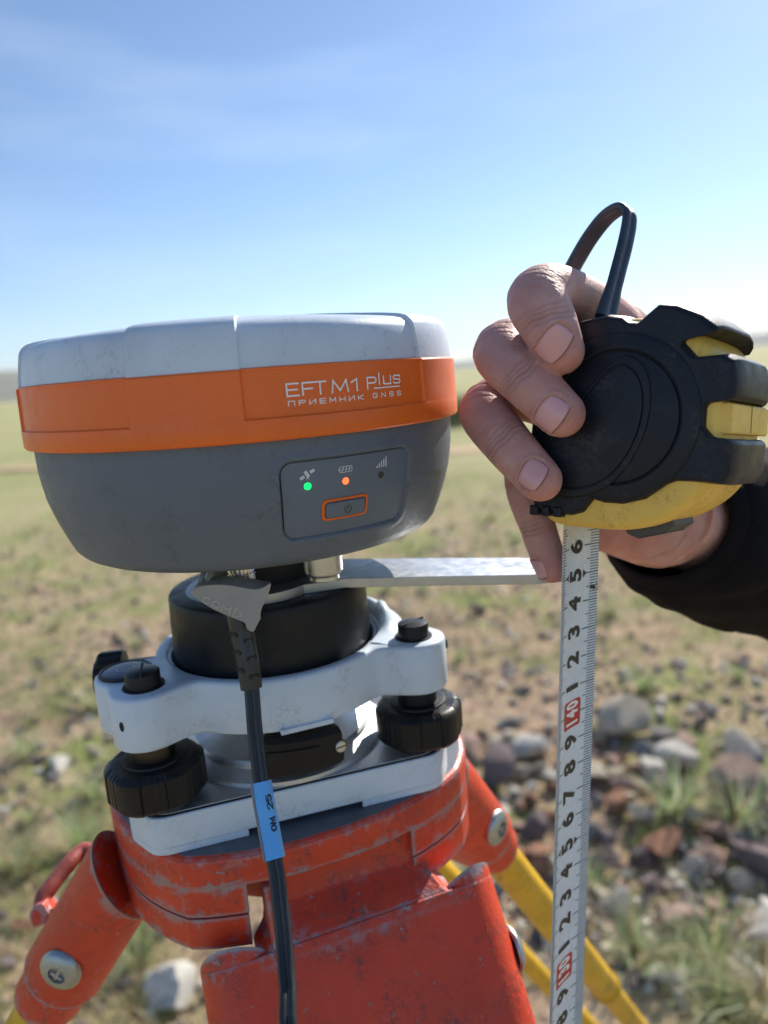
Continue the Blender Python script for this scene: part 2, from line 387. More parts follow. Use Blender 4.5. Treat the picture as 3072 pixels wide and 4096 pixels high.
for z in zs:
    for t_ in ths:
        off = 0
        if -92 < t_ < -24:
            d_ = panel_sd(t_, z, 0.03)
            off = -0.10 if d_ < 0 else (0.035*math.exp(-((d_-0.12)/0.10)**2))
            if 0 <= d_ < 0.04: off = -0.10+0.135*d_/0.04
        vs.append(low(t_, z, off))
m = len(ths); fs = [(i*m+k, i*m+(k+1) % m, (i+1)*m+(k+1) % m, (i+1)*m+k) for i in range(len(zs)-1) for k in range(m)]
fs.append(tuple((len(zs)-1)*m+k for k in range(m)))
mb.add(vs, fs); SHELL = build(mb, 'lower_shell', M['grey_plastic'], REC, auto=50)

# orange band with its recessed fields
RECESS = [(-81.2, -35.4), (-151.5, -105.3), (8.6, 54.5), (78.5, 124.5), (148.5, 194.5)]
def in_rec(t_):
    for a_, b_ in RECESS:
        for k in (-360, 0, 360):
            if a_ <= t_+k <= b_: return True
    return False
eps = 0.22
tb = set(np.arange(-180, 180, 1.5).tolist())
for a_, b_ in RECESS: tb |= {a_-eps, a_+eps, b_-eps, b_+eps}
tb = sorted(((t_+180) % 360)-180 for t_ in tb)
zb = [(0.44, 7.60, 0), (0.44, 7.70, 0), (0.40, 7.82, 0), (0.36, 7.855, 0), (0.345, 7.86, 0), (0.33, 7.86, 1), (-0.96, 7.89, 1), (-1.0, 7.895, 0), (-1.02, 7.90, 0), (-1.5, 7.90, 0), (-1.57, 7.885, 0), (-1.62, 7.83, 0), (-1.63, 7.55, 0)]
mb = MB(); vs = []
for z, r_, k in zb:
    for t_ in tb:
        rr = r_ - (0.085 if (k and in_rec(t_)) else 0)
        if z > 0.34 and in_rec(t_): rr = min(rr, 7.79)
        vs.append(V(AX[0]+rr*math.cos(R(t_)), AX[1]+rr*math.sin(R(t_)), z))
m = len(tb); mb.add(vs, [(i*m+k, i*m+(k+1) % m, (i+1)*m+(k+1) % m, (i+1)*m+k) for i in range(len(zb)-1) for k in range(m)])
BAND = build(mb, 'orange_band', M['orange_plastic'], REC, auto=28)

# white dome: petals standing slightly proud of recessed fields
DOME = [(0.43, 7.70), (0.8, 7.66), (1.15, 7.60), (1.42, 7.53), (1.58, 7.44), (1.70, 7.28), (1.78, 7.0), (1.86, 6.5), (1.99, 5.4), (2.12, 4.2), (2.25, 2.8), (2.33, 1.4), (2.36, 0.0)]
mb = MB(); vs = []
for i, (z, r_) in enumerate(DOME):
    for t_ in tb:
        f_ = min(1, max(0, (r_-1.5)/5.0)); pr = 0 if in_rec(t_) else 1
        zz = z + (0.09*pr*f_ if i > 2 else (-0.02 if i == 0 and pr else 0)); rr = r_ + (0.075*pr if i < 7 else 0.0)
        if i == 12: rr = 0.02
        vs.append(V(AX[0]+rr*math.cos(R(t_)), AX[1]+rr*math.sin(R(t_)), zz))
fs = [(i*m+k, i*m+(k+1) % m, (i+1)*m+(k+1) % m, (i+1)*m+k) for i in range(len(DOME)-1) for k in range(m)]; fs.append(tuple((len(DOME)-1)*m+k for k in range(m)))
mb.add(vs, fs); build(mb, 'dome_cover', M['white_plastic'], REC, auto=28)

# --- stroke lettering
def arc(cx, cy, rx, ry, a0, a1, n=8): return [(cx+rx*math.cos(R(t_)), cy+ry*math.sin(R(t_))) for t_ in np.linspace(a0, a1, n)]
_O = arc(.8, .8, .2, .2, 90, 0, 5)[::1]
def rrect(x0, y0, x1, y1, r_): return arc(x1-r_, y1-r_, r_, r_, 0, 90, 5)+arc(x0+r_, y1-r_, r_, r_, 90, 180, 5)+arc(x0+r_, y0+r_, r_, r_, 180, 270, 5)+arc(x1-r_, y0+r_, r_, r_, 270, 360, 5)
S_ = [(1, .82)] + arc(.85, .85, .15, .15, 0, 90, 4) + arc(.2, .78, .2, .22, 90, 180, 4) + arc(.2, .74, .2, .22, 180, 270, 4) + arc(.8, .26, .2, .24, 90, 0, 4) + arc(.8, .22, .2, .22, 0, -90, 4) + arc(.17, .16, .17, .16, 270, 180, 4)
GL = {
 'E': [[(1, 0), (0, 0), (0, 1), (1, 1)], [(0, .5), (.88, .5)]], 'F': [[(0, 0), (0, 1), (1, 1)], [(0, .5), (.88, .5)]], 'T': [[(0, 1), (1, 1)], [(.5, 1), (.5, 0)]],
 'M': [[(0, 0), (.1, 1), (.5, .14), (.9, 1), (1, 0)]], '1': [[(0, .74), (.75, 1), (.75, 0)]],
 'P': [[(0, 0), (0, 1), (.75, 1)] + arc(.72, .75, .28, .25, 90, -90, 8) + [(0, .5)]], 'l': [[(0, 0), (0, 1)]],
 'u': [[(0, 1), (0, .2)] + arc(.2, .2, .2, .2, 180, 270, 4) + arc(.8, .2, .2, .2, 270, 360, 4) + [(1, 1)], [(1, .3), (1, 0)]],
 's': [S_], 'S': [S_], 'Pi': [[(0, 0), (0, 1), (1, 1), (1, 0)]], 'I': [[(0, 1), (0, 0), (1, 1), (1, 0)]], 'm': [[(0, 0), (0, 1), (.5, .3), (1, 1), (1, 0)]],
 'H': [[(0, 0), (0, 1)], [(1, 0), (1, 1)], [(0, .5), (1, .5)]], 'K': [[(0, 0), (0, 1)], [(1, 1), (.1, .5), (1, 0)]], 'N': [[(0, 0), (0, 1), (1, 0), (1, 1)]],
 'G': [[(1, .82)] + arc(.78, .78, .2, .22, 30, 90, 4) + arc(.22, .76, .22, .24, 90, 180, 4) + arc(.22, .24, .22, .24, 180, 270, 4) + arc(.78, .24, .22, .24, 270, 360, 4) + [(1, .48), (.55, .48)]],
 'C': [arc(.5, .5, .5, .5, 50, 310, 14)], 'O': [arc(.5, .5, .5, .5, 0, 360, 18)], '2': [[(0, .75)] + arc(.5, .72, .5, .28, 170, -30, 8) + [(0, 0), (1, 0)]],
 '5': [[(.9, 1), (.12, 1), (.05, .58)] + arc(.5, .32, .5, .32, 120, -140, 10)],
}
def ribbon(mb, pts, w, fn, step=0.12):
    P = [np.array(pts[0], float)]
    for q in pts[1:]:
        q = np.array(q, float); L = np.linalg.norm(q-P[-1]); k = max(1, int(L/step)); p0 = P[-1]
        for i in range(1, k+1): P.append(p0+(q-p0)*i/k)
    n_ = len(P); Lf = []; Rt = []
    for i in range(n_):
        a_ = P[i]-P[i-1] if i > 0 else P[1]-P[0]; b_ = P[i+1]-P[i] if i < n_-1 else P[-1]-P[-2]
        a_ = a_/max(1e-9, np.linalg.norm(a_)); b_ = b_/max(1e-9, np.linalg.norm(b_)); na = np.array([-a_[1], a_[0]]); nb = np.array([-b_[1], b_[0]])
        mn = na+nb; ml = np.linalg.norm(mn); mn = na if ml < 1e-3 else mn/ml; k = 1/max(0.35, mn@na)
        ext = 0
        p_ = P[i]
        if i == 0: p_ = p_-a_*w/2
        if i == n_-1: p_ = p_+b_*w/2
        Lf.append(p_+mn*w/2*k); Rt.append(p_-mn*w/2*k)
    vs = [fn(*q) for q in Lf]+[fn(*q) for q in Rt]
    mb.add(vs, [(i, n_+i, n_+i+1, i+1) for i in range(n_-1)])
def band_fn(off=0.012): return lambda x, z: V(AX[0]+(7.80+off)*math.cos(x/7.8), AX[1]+(7.80+off)*math.sin(x/7.8), z)
def word(mb, seq, fn, w):                            # seq: (glyph, x0, x1, z0, z1)
    for gl, x0, x1, z0, z1 in seq:
        for st in GL[gl]: ribbon(mb, [(x0+(x1-x0)*x, z0+(z1-z0)*y) for x, y in st], w, fn)
X = lambda deg: R(deg)*7.8
mb = MB(); fn = band_fn(); b0, b1 = -0.42, -0.085
word(mb, [('E', X(-72.25), X(-69.75), b0, b1), ('F', X(-68.9), X(-66.5), b0, b1), ('T', X(-66.35), X(-63.75), b0, b1), ('M', X(-62.4), X(-58.6), b0, b1), ('1', X(-57.7), X(-55.9), b0, b1),
          ('P', X(-53.6), X(-51.2), -0.40, -0.075), ('l', X(-50.3), X(-50.3), -0.30, 0.03), ('u', X(-49.0), X(-46.9), -0.30, -0.07), ('s', X(-46.0), X(-43.9), -0.30, -0.07)], fn, 0.045)
ribbon(mb, [(X(-51.8), -0.40), (X(-44.1), -0.40)], 0.035, fn)
x = -72.15
for gl in ['Pi', 'P', 'I', 'E', 'm', 'H', 'I', 'K']:
    word(mb, [(gl, X(x), X(x+1.3), -0.69, -0.565)], fn, 0.026); x += 2.27
x = -52.3
for gl in 'GNSS':
    word(mb, [(gl, X(x), X(x+1.15), -0.675, -0.55)], fn, 0.026); x += 2.4
build(mb, 'model_lettering', M['print_white'], BAND, auto=0, fix=False)

# --- control panel
def pf(off): return lambda x, z: low(x/R(1)/7.4, z, off)
XP = lambda deg: R(deg)*7.4
def patch(mb, outline, fn, rings=6):                 # filled outline that follows the shell
    c_ = np.mean(outline, 0); vs = [fn(*c_)]; n_ = len(outline)
    for k in range(1, rings+1):
        for q in outline: vs.append(fn(*(c_+(np.array(q)-c_)*k/rings)))
    fs = [(0, 1+i, 1+(i+1) % n_) for i in range(n_)]
    for k in range(rings-1):
        for i in range(n_): fs.append((1+k*n_+i, 1+(k+1)*n_+i, 1+(k+1)*n_+(i+1) % n_, 1+k*n_+(i+1) % n_))
    mb.add(vs, fs)
def dens(o, step=0.15):
    out = []
    for i in range(len(o)):
        a_, b_ = np.array(o[i]), np.array(o[(i+1) % len(o)]); k = max(1, int(np.linalg.norm(b_-a_)/step))
        out += [tuple(a_+(b_-a_)*j/k) for j in range(k)]
    return out
out = dens(rrect(XP(PTH0), PZ1, XP(PTH1), PZ0, 0.34))
mb = MB(); patch(mb, out, pf(-0.055), 14); PAN = build(mb, 'control_panel', M['panel_grey'], REC, auto=180, fix=False)
mb = MB(); big = dens(rrect(XP(PTH0)-0.045, PZ1-0.045, XP(PTH1)+0.045, PZ0+0.045, 0.38)); patch(mb, big, pf(-0.09), 14); build(mb, 'panel_gap', M['gap_black'], REC, auto=180, fix=False)
def disc(name, deg, z, rad, mat, off, par):
    mb = MB(); patch(mb, [(XP(deg)+rad*math.cos(t_), z+rad*math.sin(t_)) for t_ in np.linspace(0, 2*math.pi, 24, endpoint=False)], pf(off), 2)
    return build(mb, name, mat, par, auto=180, fix=False)
for nm, deg, mat, lb in (('indicator_lamp', -69.1, 'led_green', 'lit green lamp under the satellite symbol'), ('indicator_lamp', -59.76, 'led_orange', 'lit orange lamp under the battery symbol'), ('indicator_lamp', -49.7, 'lens_dark', 'unlit dark lamp under the signal bars')):
    disc(nm, deg, -3.075, 0.108, M[mat], -0.043, PAN)['label'] = lb
mb = MB(); F_ = pf(-0.043)
# satellite mark
def rq(cx, cz, w, h, ang): ca, sa = math.cos(R(ang)), math.sin(R(ang)); return [(cx+x*ca-y*sa, cz+x*sa+y*ca) for x, y in ((-w, -h), (w, -h), (w, h), (-w, h))]
sx, sz = XP(-69.05), -2.72
for dx, dz, w, h in ((-0.155, -0.085, .075, .045), (0.155, 0.085, .075, .045)): patch(mb, rq(sx+dx, sz+dz, w, h, 29), F_, 1)
patch(mb, rq(sx-0.01, sz+0.01, .05, .105, 29), F_, 1); patch(mb, [(sx-0.01, sz-.07), (sx+.075, sz-.15), (sx+.02, sz-.115), (sx-.04, sz-.15)], F_, 1)
# battery mark
bx, bz = XP(-59.7), -2.71
ring_ = rrect(bx-.19, bz-.085, bx+.21, bz+.085, .03); ribbon(mb, ring_+[ring_[0]], .022, F_); patch(mb, rq(bx-.225, bz, .014, .04, 0), F_, 1)
for k in (-.1, .01, .12): patch(mb, [(bx+k-.045, bz-.05), (bx+k+.0, bz-.05), (bx+k+.05, bz+.05), (bx+k+.005, bz+.05)], F_, 1)
# signal bars
for k in range(5): patch(mb, rq(XP(-51.0)+k*.092, -2.83+.033+.034*k*.9, .024, .035+.034*k*.9, 0), F_, 1)
build(mb, 'panel_symbols', M['print_grey'], PAN, auto=0, fix=False)
mb = MB(); o1 = dens(rrect(XP(-65.9), -4.255, XP(-53.35), -3.575, 0.16)); o2 = dens(rrect(XP(-65.2), -4.185, XP(-54.05), -3.645, 0.12)); k_ = 64
def resamp(o, n_):
    o = np.array(o+[o[0]]); L = np.concatenate([[0], np.cumsum(np.linalg.norm(np.diff(o, axis=0), axis=1))]); t_ = np.linspace(0, L[-1], n_, endpoint=False)
    return np.stack([np.interp(t_, L, o[:, i]) for i in (0, 1)], 1)
a_, b_ = resamp(o1, k_), resamp(o2, k_); f1, f2, f3 = pf(-0.05), pf(-0.012), pf(-0.06)
mb.add([f1(*q) for q in a_]+[f2(*(q*0.8+w*0.2)) for q, w in zip(a_, b_)]+[f2(*q) for q in b_]+[f3(*q) for q in b_], [(j*k_+i, j*k_+(i+1) % k_, (j+1)*k_+(i+1) % k_, (j+1)*k_+i) for j in range(3) for i in range(k_)])
build(mb, 'button_ring', M['orange_plastic'], PAN, auto=50)
mb = MB(); o3 = dens(rrect(XP(-64.9), -4.155, XP(-54.35), -3.675, 0.1)); c3 = resamp(o3, k_); cc = c3.mean(0); rings = [[pf(-0.075)(*q) for q in c3], [pf(0.0)(*q) for q in c3], [pf(0.035)(*(cc+(q-cc)*0.955)) for q in c3]]
mb.loft(rings, caps=False); patch(mb, [tuple(cc+(q-cc)*0.955) for q in c3], pf(0.035), 6); BTN = build(mb, 'power_button', M['panel_grey'], PAN, auto=40)
mb = MB(); ribbon(mb, [(XP(-59.25)+.115*math.cos(R(t_)), -3.93+.115*math.sin(R(t_))) for t_ in np.linspace(122, 418, 22)], .03, pf(0.042)); ribbon(mb, [(XP(-59.25), -3.93), (XP(-59.25), -3.79)], .03, pf(0.042))
build(mb, 'power_symbol', M['lens_dark'], BTN, auto=0, fix=False)

# --- sockets under the receiver
mb = MB().lathe([(2.9, -5.6), (2.9, -5.9), (2.2, -5.95), (2.15, -6.62), (2.1, -7.38)], (AX[0], AX[1], 0), n=72); build(mb, 'mounting_boss', M['black_metal'], REC)
mb = MB().lathe([(2.15, -6.42), (2.42, -6.44), (2.45, -6.5), (2.42, -6.56), (2.15, -6.58)], (AX[0], AX[1], 0), n=72, caps=False); build(mb, 'steel_washer', M['chrome'], REC)
NUT = V(-2.12, 23.05, 0)
mb = MB().lathe([(.64, -5.55), (.64, -6.18), (.60, -6.27), (.34, -6.28)], NUT, n=12); CN = build(mb, 'antenna_socket', M['steel'], REC, auto=20, bevel=0.03)
mb = MB().lathe([(.34, -6.22), (.45, -6.30), (.50, -6.34), (.50, -6.46), (.45, -6.50), (.2, -6.50)], NUT, n=40); build(mb, 'socket_tip', M['steel'], CN)
# rubber port cap that dangles in front of the cable plug
FL = lambda x, y, d: at_depth(700+x*.4822, 2200+y*.4822, d)
front = [(128, 350), (150, 325), (205, 300), (300, 288), (400, 288), (480, 297), (560, 312), (640, 328), (700, 325), (755, 300), (800, 264), (790, 320), (772, 372), (740, 440), (712, 505), (708, 555), (714, 565), (690, 605), (652, 686), (618, 672), (592, 650), (586, 605), (520, 578), (440, 548), (370, 518), (300, 484), (225, 436), (165, 396), (138, 372)]
back = [(165, 325), (172, 290), (215, 240), (300, 222), (400, 214), (480, 214), (560, 220), (640, 232), (700, 246), (755, 258), (795, 262), (788, 310), (772, 352), (740, 420), (712, 480), (706, 530), (708, 540), (690, 580), (660, 640), (630, 640), (606, 620), (600, 580), (540, 550), (470, 520), (390, 490), (320, 456), (250, 410), (200, 372), (175, 350)]
rings = [[FL(x, y, 22.55) for x, y in front], [FL(x*.97+12, y*.97+8, 22.45) for x, y in front][:0] or [FL(x, y, 22.55) for x, y in front], [FL(x, y, 23.35) for x, y in back]]
mb = MB().loft([[FL(x, y, 22.55) for x, y in chaikin(front, 1)], [FL(x, y, 23.35) for x, y in chaikin(back, 1)]]); CAP = build(mb, 'port_cap', M['cap_rubber'], REC, auto=40, bevel=0.05)
mb = MB().tube([FL(235, 120, 23.4), FL(238, 175, 23.2), FL(225, 230, 23.1), FL(205, 280, 23.0)], .085, 10).tube([FL(305, 120, 23.4), FL(302, 170, 23.2), FL(290, 215, 23.1), FL(262, 260, 23.0)], .085, 10); build(mb, 'cap_strap', M['cap_rubber'], CAP)
mb = MB()
def cap_fn(x0, y0, ux, uy, vx, vy): return lambda x, y: FL(x0+ux*x+vx*y, y0+uy*x+vy*y, 22.53)
cf = cap_fn(228, 432, 1.0, .42, .32, -.95)
word(mb, [('C', 0, 52, 0, 48), ('O', 78, 136, 0, 48), ('m', 158, 222, 0, 48)], cf, 9)
ribbon(mb, [(258, -14), (258, 62), (322, 22), (258, -14)], 6, cf, 20)
M['cap_mark'] = plastic('cap_mark', (0.50, 0.48, 0.43), 0.5, 900, 0.1)
build(mb, 'embossed_lettering', M['cap_mark'], CAP, auto=0, fix=False)

# ------------------------------------------------------------------ data cable
CB = thing('data_cable', 'black twin data cable with a blue flag label hanging under the receiver', 'cable', at_depth(985, 2475, 23.4))
CX = V(-4.83, 23.05, 0)
mb = MB().lathe([(.44, -5.5), (.44, -5.78), (.40, -5.79), (.40, -5.83), (.44, -5.84), (.44, -6.0), (.40, -6.01), (.40, -6.05), (.44, -6.06), (.44, -6.5), (.38, -6.55)], CX, n=48, rmod=lambda t_, k, r_: r_*(1-0.05*(math.cos(12*t_) > .55)))
build(mb, 'plug', M['chrome'], CB, auto=30)
bpts = smooth_path([CX+V(0, 0, -6.5), at_depth(958, 2440, 23.5), at_depth(972, 2545, 23.45), at_depth(990, 2640, 23.4), at_depth(1006, 2752, 23.4)], 30)
brad = [(.42 if i < 8 else .405-.05*(i-8)/21) for i in range(30)]
mb = MB().tube(bpts, brad, 24, up=(0, -1, 0)); BOOT = build(mb, 'strain_relief', M['cable_black'], CB, auto=50)
for s_, ii in ((-1, (13, 18, 23)), (1, (15, 20, 25))):
    for i in ii:
        c_ = bpts[i]; r_ = brad[i]; dirv = nrm(V(.62*s_, -0.80, 0)); tv = nrm(V(-dirv[1], dirv[0], 0)); ax = [tv, V(0, 0, 1), dirv]
        mb = MB().prism(rrect(-.19, -.085, .19, .085, .08), -.05, .012, c_+dirv*(r_-.012), ax); build(mb, 'slot', M['gap_black'], BOOT, auto=0)
wirep = smooth_path([at_depth(1006, 2740, 23.4), at_depth(1012, 2830, 23.3), at_depth(1022, 2950, 23.0), at_depth(1045, 3130, 22.5), at_depth(1075, 3300, 22.1), at_depth(1100, 3440, 21.7), at_depth(1130, 3700, 21.0), at_depth(1163, 4096, 19.9), at_depth(1200, 4500, 19.0), V(-1.8, 14, -60), V(0, 12, -120), V(5, 11, -151.2), V(30, 20, -151.4)], 120)
prof8 = [(-.115+.135*math.cos(t_), .135*math.sin(t_)) for t_ in np.linspace(R(32), R(328), 14)] + [(.115+.135*math.cos(t_), .135*math.sin(t_)) for t_ in np.linspace(R(212), R(508), 14)]
mb = MB().sweep(prof8, wirep, (0, -1, 0)); build(mb, 'twin_wire', M['cable_black'], CB, auto=60)
i0 = min(range(120), key=lambda i: abs(wirep[i][2]-at_depth(1050, 3130, 22.45)[2])); i1 = min(range(120), key=lambda i: abs(wirep[i][2]-at_depth(1100, 3440, 21.7)[2]))
lp = smooth_path([at_depth(1046, 3128, 22.47), at_depth(1058, 3210, 22.27), at_depth(1075, 3300, 22.08), at_depth(1100, 3437, 21.69)], 24)
LPROF = [(-.30, .12), (-.29, -.05), (-.24, -.15), (-.12, -.165), (.0, -.16), (.12, -.165), (.235, -.15), (.29, -.05), (.30, .1), (.2, .17), (-.2, .17)]
def flipped(path): # make -y of the profile face the lens
    return path
mb = MB().sweep(LPROF, lp, (0, 1, 0)); LAB = build(mb, 'flag_label', M['label_blue'], CB, auto=50)
def lab_fn(s_, w):                                   # s along label from its top, w across
    t_ = max(0, min(22.99, s_*23)); i = int(t_); p_ = lp[i]+(lp[i+1]-lp[i])*(t_-i); tg = nrm(lp[i+1]-lp[i]); n_ = nrm(V(0, -1, 0)-tg*(tg@V(0, -1, 0))); w_ = np.cross(n_, tg)
    w_ = w_ if w_[0] > 0 else -w_
    return p_+w_*w+n_*(.178 if abs(w) < .22 else .178-(abs(w)-.22)*.55)
mb = MB(); L_ = 2.5
for gl, s0 in (('O', .665), ('M', .565), ('2', .365), ('5', .265)):
    for st in GL[gl]: ribbon(mb, [(-(s0-.075*x), y*.15) for x, y in st], .03, (lambda s_, y: lab_fn(-s_, .27-y)) , 9)
build(mb, 'label_lettering', M['print_black'], LAB, auto=0, fix=False)
mb = MB().sweep([(-.33, .02), (-.33, -.12), (-.25, -.17), (-.245, -.155), (-.315, -.11), (-.315, .02)], lp, (0, 1, 0)); build(mb, 'clear_tape', flat('clear_tape', (.16, .17, .2), .25), LAB, auto=0)

# ------------------------------------------------------------------ height measuring plate
PL = thing('measuring_plate', 'flat brushed aluminium height plate running from the receiver to the tape blade', 'measuring plate', (AX[0], AX[1], -7.8))
TOPZ = -7.38
arm = [(-1.6, 29.0), (2.4, 27.95), (5.0, 27.2), (6.45, 26.55), (6.55, 26.0), (6.5, 25.2), (6.3, 24.75), (5.0, 24.75), (2.4, 25.3), (-1.64, 26.05)]
circ = [(AX[0]+2.4*math.cos(R(t_)), AX[1]+3.3*math.sin(R(t_))) for t_ in np.linspace(25, 315, 40)]
poly = circ[::-1][::-1] + arm[::-1]
mb = MB().prism(poly, TOPZ-.36, TOPZ); PLO = build(mb, 'plate', M['brushed'], PL, auto=0, bevel=0.02)
mb = MB(); pz = lambda x, y: V(x, y, TOPZ+.008)
def pline(pxs): return [tuple(at_z(x, y, TOPZ)[:2]) for x, y in pxs]
k = lambda x, y: (1850+x*.4068, 1500+y*.4068)
for pl in ([k(380, 1857), k(520, 1852), k(600, 1832), k(690, 1828)], [k(400, 1885), k(525, 1873), k(590, 1892), k(700, 1906)], [k(540, 1868), k(610, 1848), k(690, 1862)], [k(560, 1876), k(630, 1872), k(700, 1890)]):
    ribbon(mb, pline(pl), .03, pz, .3)
build(mb, 'engraved_lines', flat('engraving', (.10, .11, .15), .5), PLO, auto=0, fix=False)

# ------------------------------------------------------------------ carrier drum in the tribrach
CA = thing('instrument_carrier', 'matt black cylindrical carrier seated in the white tribrach', 'carrier', (AX[0], AX[1], -10.6))
mb = MB().lathe([(3.2, -7.76), (3.66, -7.76), (3.82, -7.80), (3.87, -7.88), (3.88, -8.2), (3.93, -9.6), (3.95, -10.6)], (AX[0], AX[1], 0), n=128); build(mb, 'drum', M['black_metal'], CA, auto=40)
mb = MB().lathe([(1.0, -7.75), (3.2, -7.75), (3.2, -7.77)], (AX[0], AX[1], 0), n=96); build(mb, 'top_face', plastic('semi_gloss_black', (.02, .02, .022), .22, 400, .03), CA, auto=40)

# ------------------------------------------------------------------ tribrach
TR = thing('tribrach', 'white three-screw tribrach with black foot screws on the tripod head', 'tribrach', (AX[0], AX[1], -15.85))
CORN = (-13.5, 106.5, 226.5)
def outline_sdf(x, y):
    def cap(x, y, ang, L, r_):
        ux, uy = math.cos(R(ang)), math.sin(R(ang)); t_ = max(0, min(L, x*ux+y*uy)); return math.hypot(x-t_*ux, y-t_*uy)-r_
    ds = [math.hypot(x, y)-4.66] + [cap(x, y, a_, 5.78, 1.22) for a_ in CORN]
    ds.append(math.hypot(x-5.82*math.cos(R(-150.5)), y-5.82*math.sin(R(-150.5)))-1.12)
    k = 0.22; return -k*math.log(sum(math.exp(-d_/k) for d_ in ds))
def tri_out(grow=0, n_=300):
    out = []
    for t_ in np.linspace(0, 2*math.pi, n_, endpoint=False):
        lo, hi = 3.0, 9.0
        for _ in range(34):
            mid = (lo+hi)/2
            if outline_sdf(mid*math.cos(t_), mid*math.sin(t_)) < grow: lo = mid
            else: hi = mid
        out.append((lo*math.cos(t_), lo*math.sin(t_)))
    return out
C0 = (AX[0], AX[1], 0)
def ring_z(o, z): return [V(AX[0]+x, AX[1]+y, z) for x, y in o]
rec_ = lambda r_, z, n_=300: [V(AX[0]+r_*math.cos(t_), AX[1]+r_*math.sin(t_), z) for t_ in np.linspace(0, 2*math.pi, n_, endpoint=False)]
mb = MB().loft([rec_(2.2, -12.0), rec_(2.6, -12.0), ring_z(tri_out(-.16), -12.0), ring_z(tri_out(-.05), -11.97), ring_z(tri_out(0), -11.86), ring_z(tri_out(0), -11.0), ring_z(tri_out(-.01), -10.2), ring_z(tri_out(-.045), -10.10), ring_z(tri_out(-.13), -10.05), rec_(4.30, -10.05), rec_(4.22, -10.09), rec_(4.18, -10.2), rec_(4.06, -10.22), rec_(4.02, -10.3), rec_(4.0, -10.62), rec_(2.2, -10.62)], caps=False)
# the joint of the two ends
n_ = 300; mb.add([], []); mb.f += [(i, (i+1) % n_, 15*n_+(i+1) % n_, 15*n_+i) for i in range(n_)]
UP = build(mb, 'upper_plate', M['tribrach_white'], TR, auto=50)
# clamp housing: curved rib standing up at the back right of the bore
def arcpoly(r0, r1, a0, a1, n_=24): return [(r1*math.cos(R(t_)), r1*math.sin(R(t_))) for t_ in np.linspace(a0, a1, n_)]+[(r0*math.cos(R(t_)), r0*math.sin(R(t_))) for t_ in np.linspace(a1, a0, n_)]
mb = MB(); rings = []
for t_ in np.linspace(-24, 62, 44):
    hh = 0.05+0.78*math.exp(-((t_-4)/9.0)**2) + (0.5*min(1, max(0, (t_-2)/6)) if t_ > 2 else 0)*math.exp(-(max(0, t_-30)/14)**2)
    hh = min(hh, .82)
    rings.append([pol(4.30, t_, -10.1), pol(4.32, t_, -10.05+hh*.6), pol(4.42, t_, -10.05+hh*.95), pol(4.55, t_, -10.05+hh), pol(4.68, t_, -10.05+hh*.9), pol(4.85, t_, -10.05+hh*.5), pol(5.15, t_, -10.05+hh*.12), pol(5.3, t_, -10.1)])
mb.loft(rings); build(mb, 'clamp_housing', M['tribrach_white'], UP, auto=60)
for i, a_ in enumerate(CORN):
    c_ = pol(5.78, a_, 0)
    mb = MB().lathe([(.60, -10.3), (.60, -9.55), (.57, -9.50), (.35, -9.44), (.02, -9.42)], c_, n=48); cp = build(mb, 'screw_cap', M['black_plastic'], TR, auto=35)
    sa = R(a_+58); ax = [V(math.cos(sa), math.sin(sa), 0), V(-math.sin(sa), math.cos(sa), 0), V(0, 0, 1)]
    mb = MB().box(c_+V(0, 0, -9.47), (.585, .035, .05), ax); build(mb, 'screwdriver_slot', M['gap_black'], cp, auto=0)
    mb = MB().lathe([(.60, -10.06), (.72, -10.06), (.73, -10.03), (.72, -10.01), (.60, -10.02)], c_, n=48, caps=False); build(mb, 'cap_collar', M['gap_black'], cp, auto=0)
    # scalloped foot-screw knob
    def rm(t_, k, r_):
        if k < 2 or k > 7: return r_
        u_ = (t_/(2*math.pi)*6) % 1
        if u_ < .5: return r_*(1-.010*(abs(u_-.25)/.25)**4)
        q_ = (u_-.5)/.5*4; return r_*(1-.030-.022*abs(math.cos(math.pi*q_)))
    mb = MB().lathe([(.9, -12.70), (1.42, -12.72), (1.50, -12.74), (1.62, -12.80), (1.72, -12.92), (1.73, -13.3), (1.73, -13.95), (1.62, -14.10), (1.40, -14.14), (.8, -14.14)], c_, n=240, rmod=rm)
    kn = build(mb, 'foot_screw', M['black_plastic'], TR, auto=26)
    mb = MB().lathe([(1.0, -12.62), (1.08, -12.64), (1.12, -12.74), (.98, -12.9)], c_, n=64); build(mb, 'knob_hub', M['black_plastic'], kn, auto=35)
    mb = MB().lathe([(.78, -11.9), (.78, -12.72)], c_, n=48); build(mb, 'screw_sleeve', M['dark_steel'] if i == 2 else M['black_metal'], kn, auto=35)
    mb = MB().lathe([(.35, -14.1), (.35, -14.45)], c_, n=32); build(mb, 'screw_foot', M['steel'], kn, auto=35)
    hole = pol(7.03, a_+(12 if i == 0 else 0), -11.35)
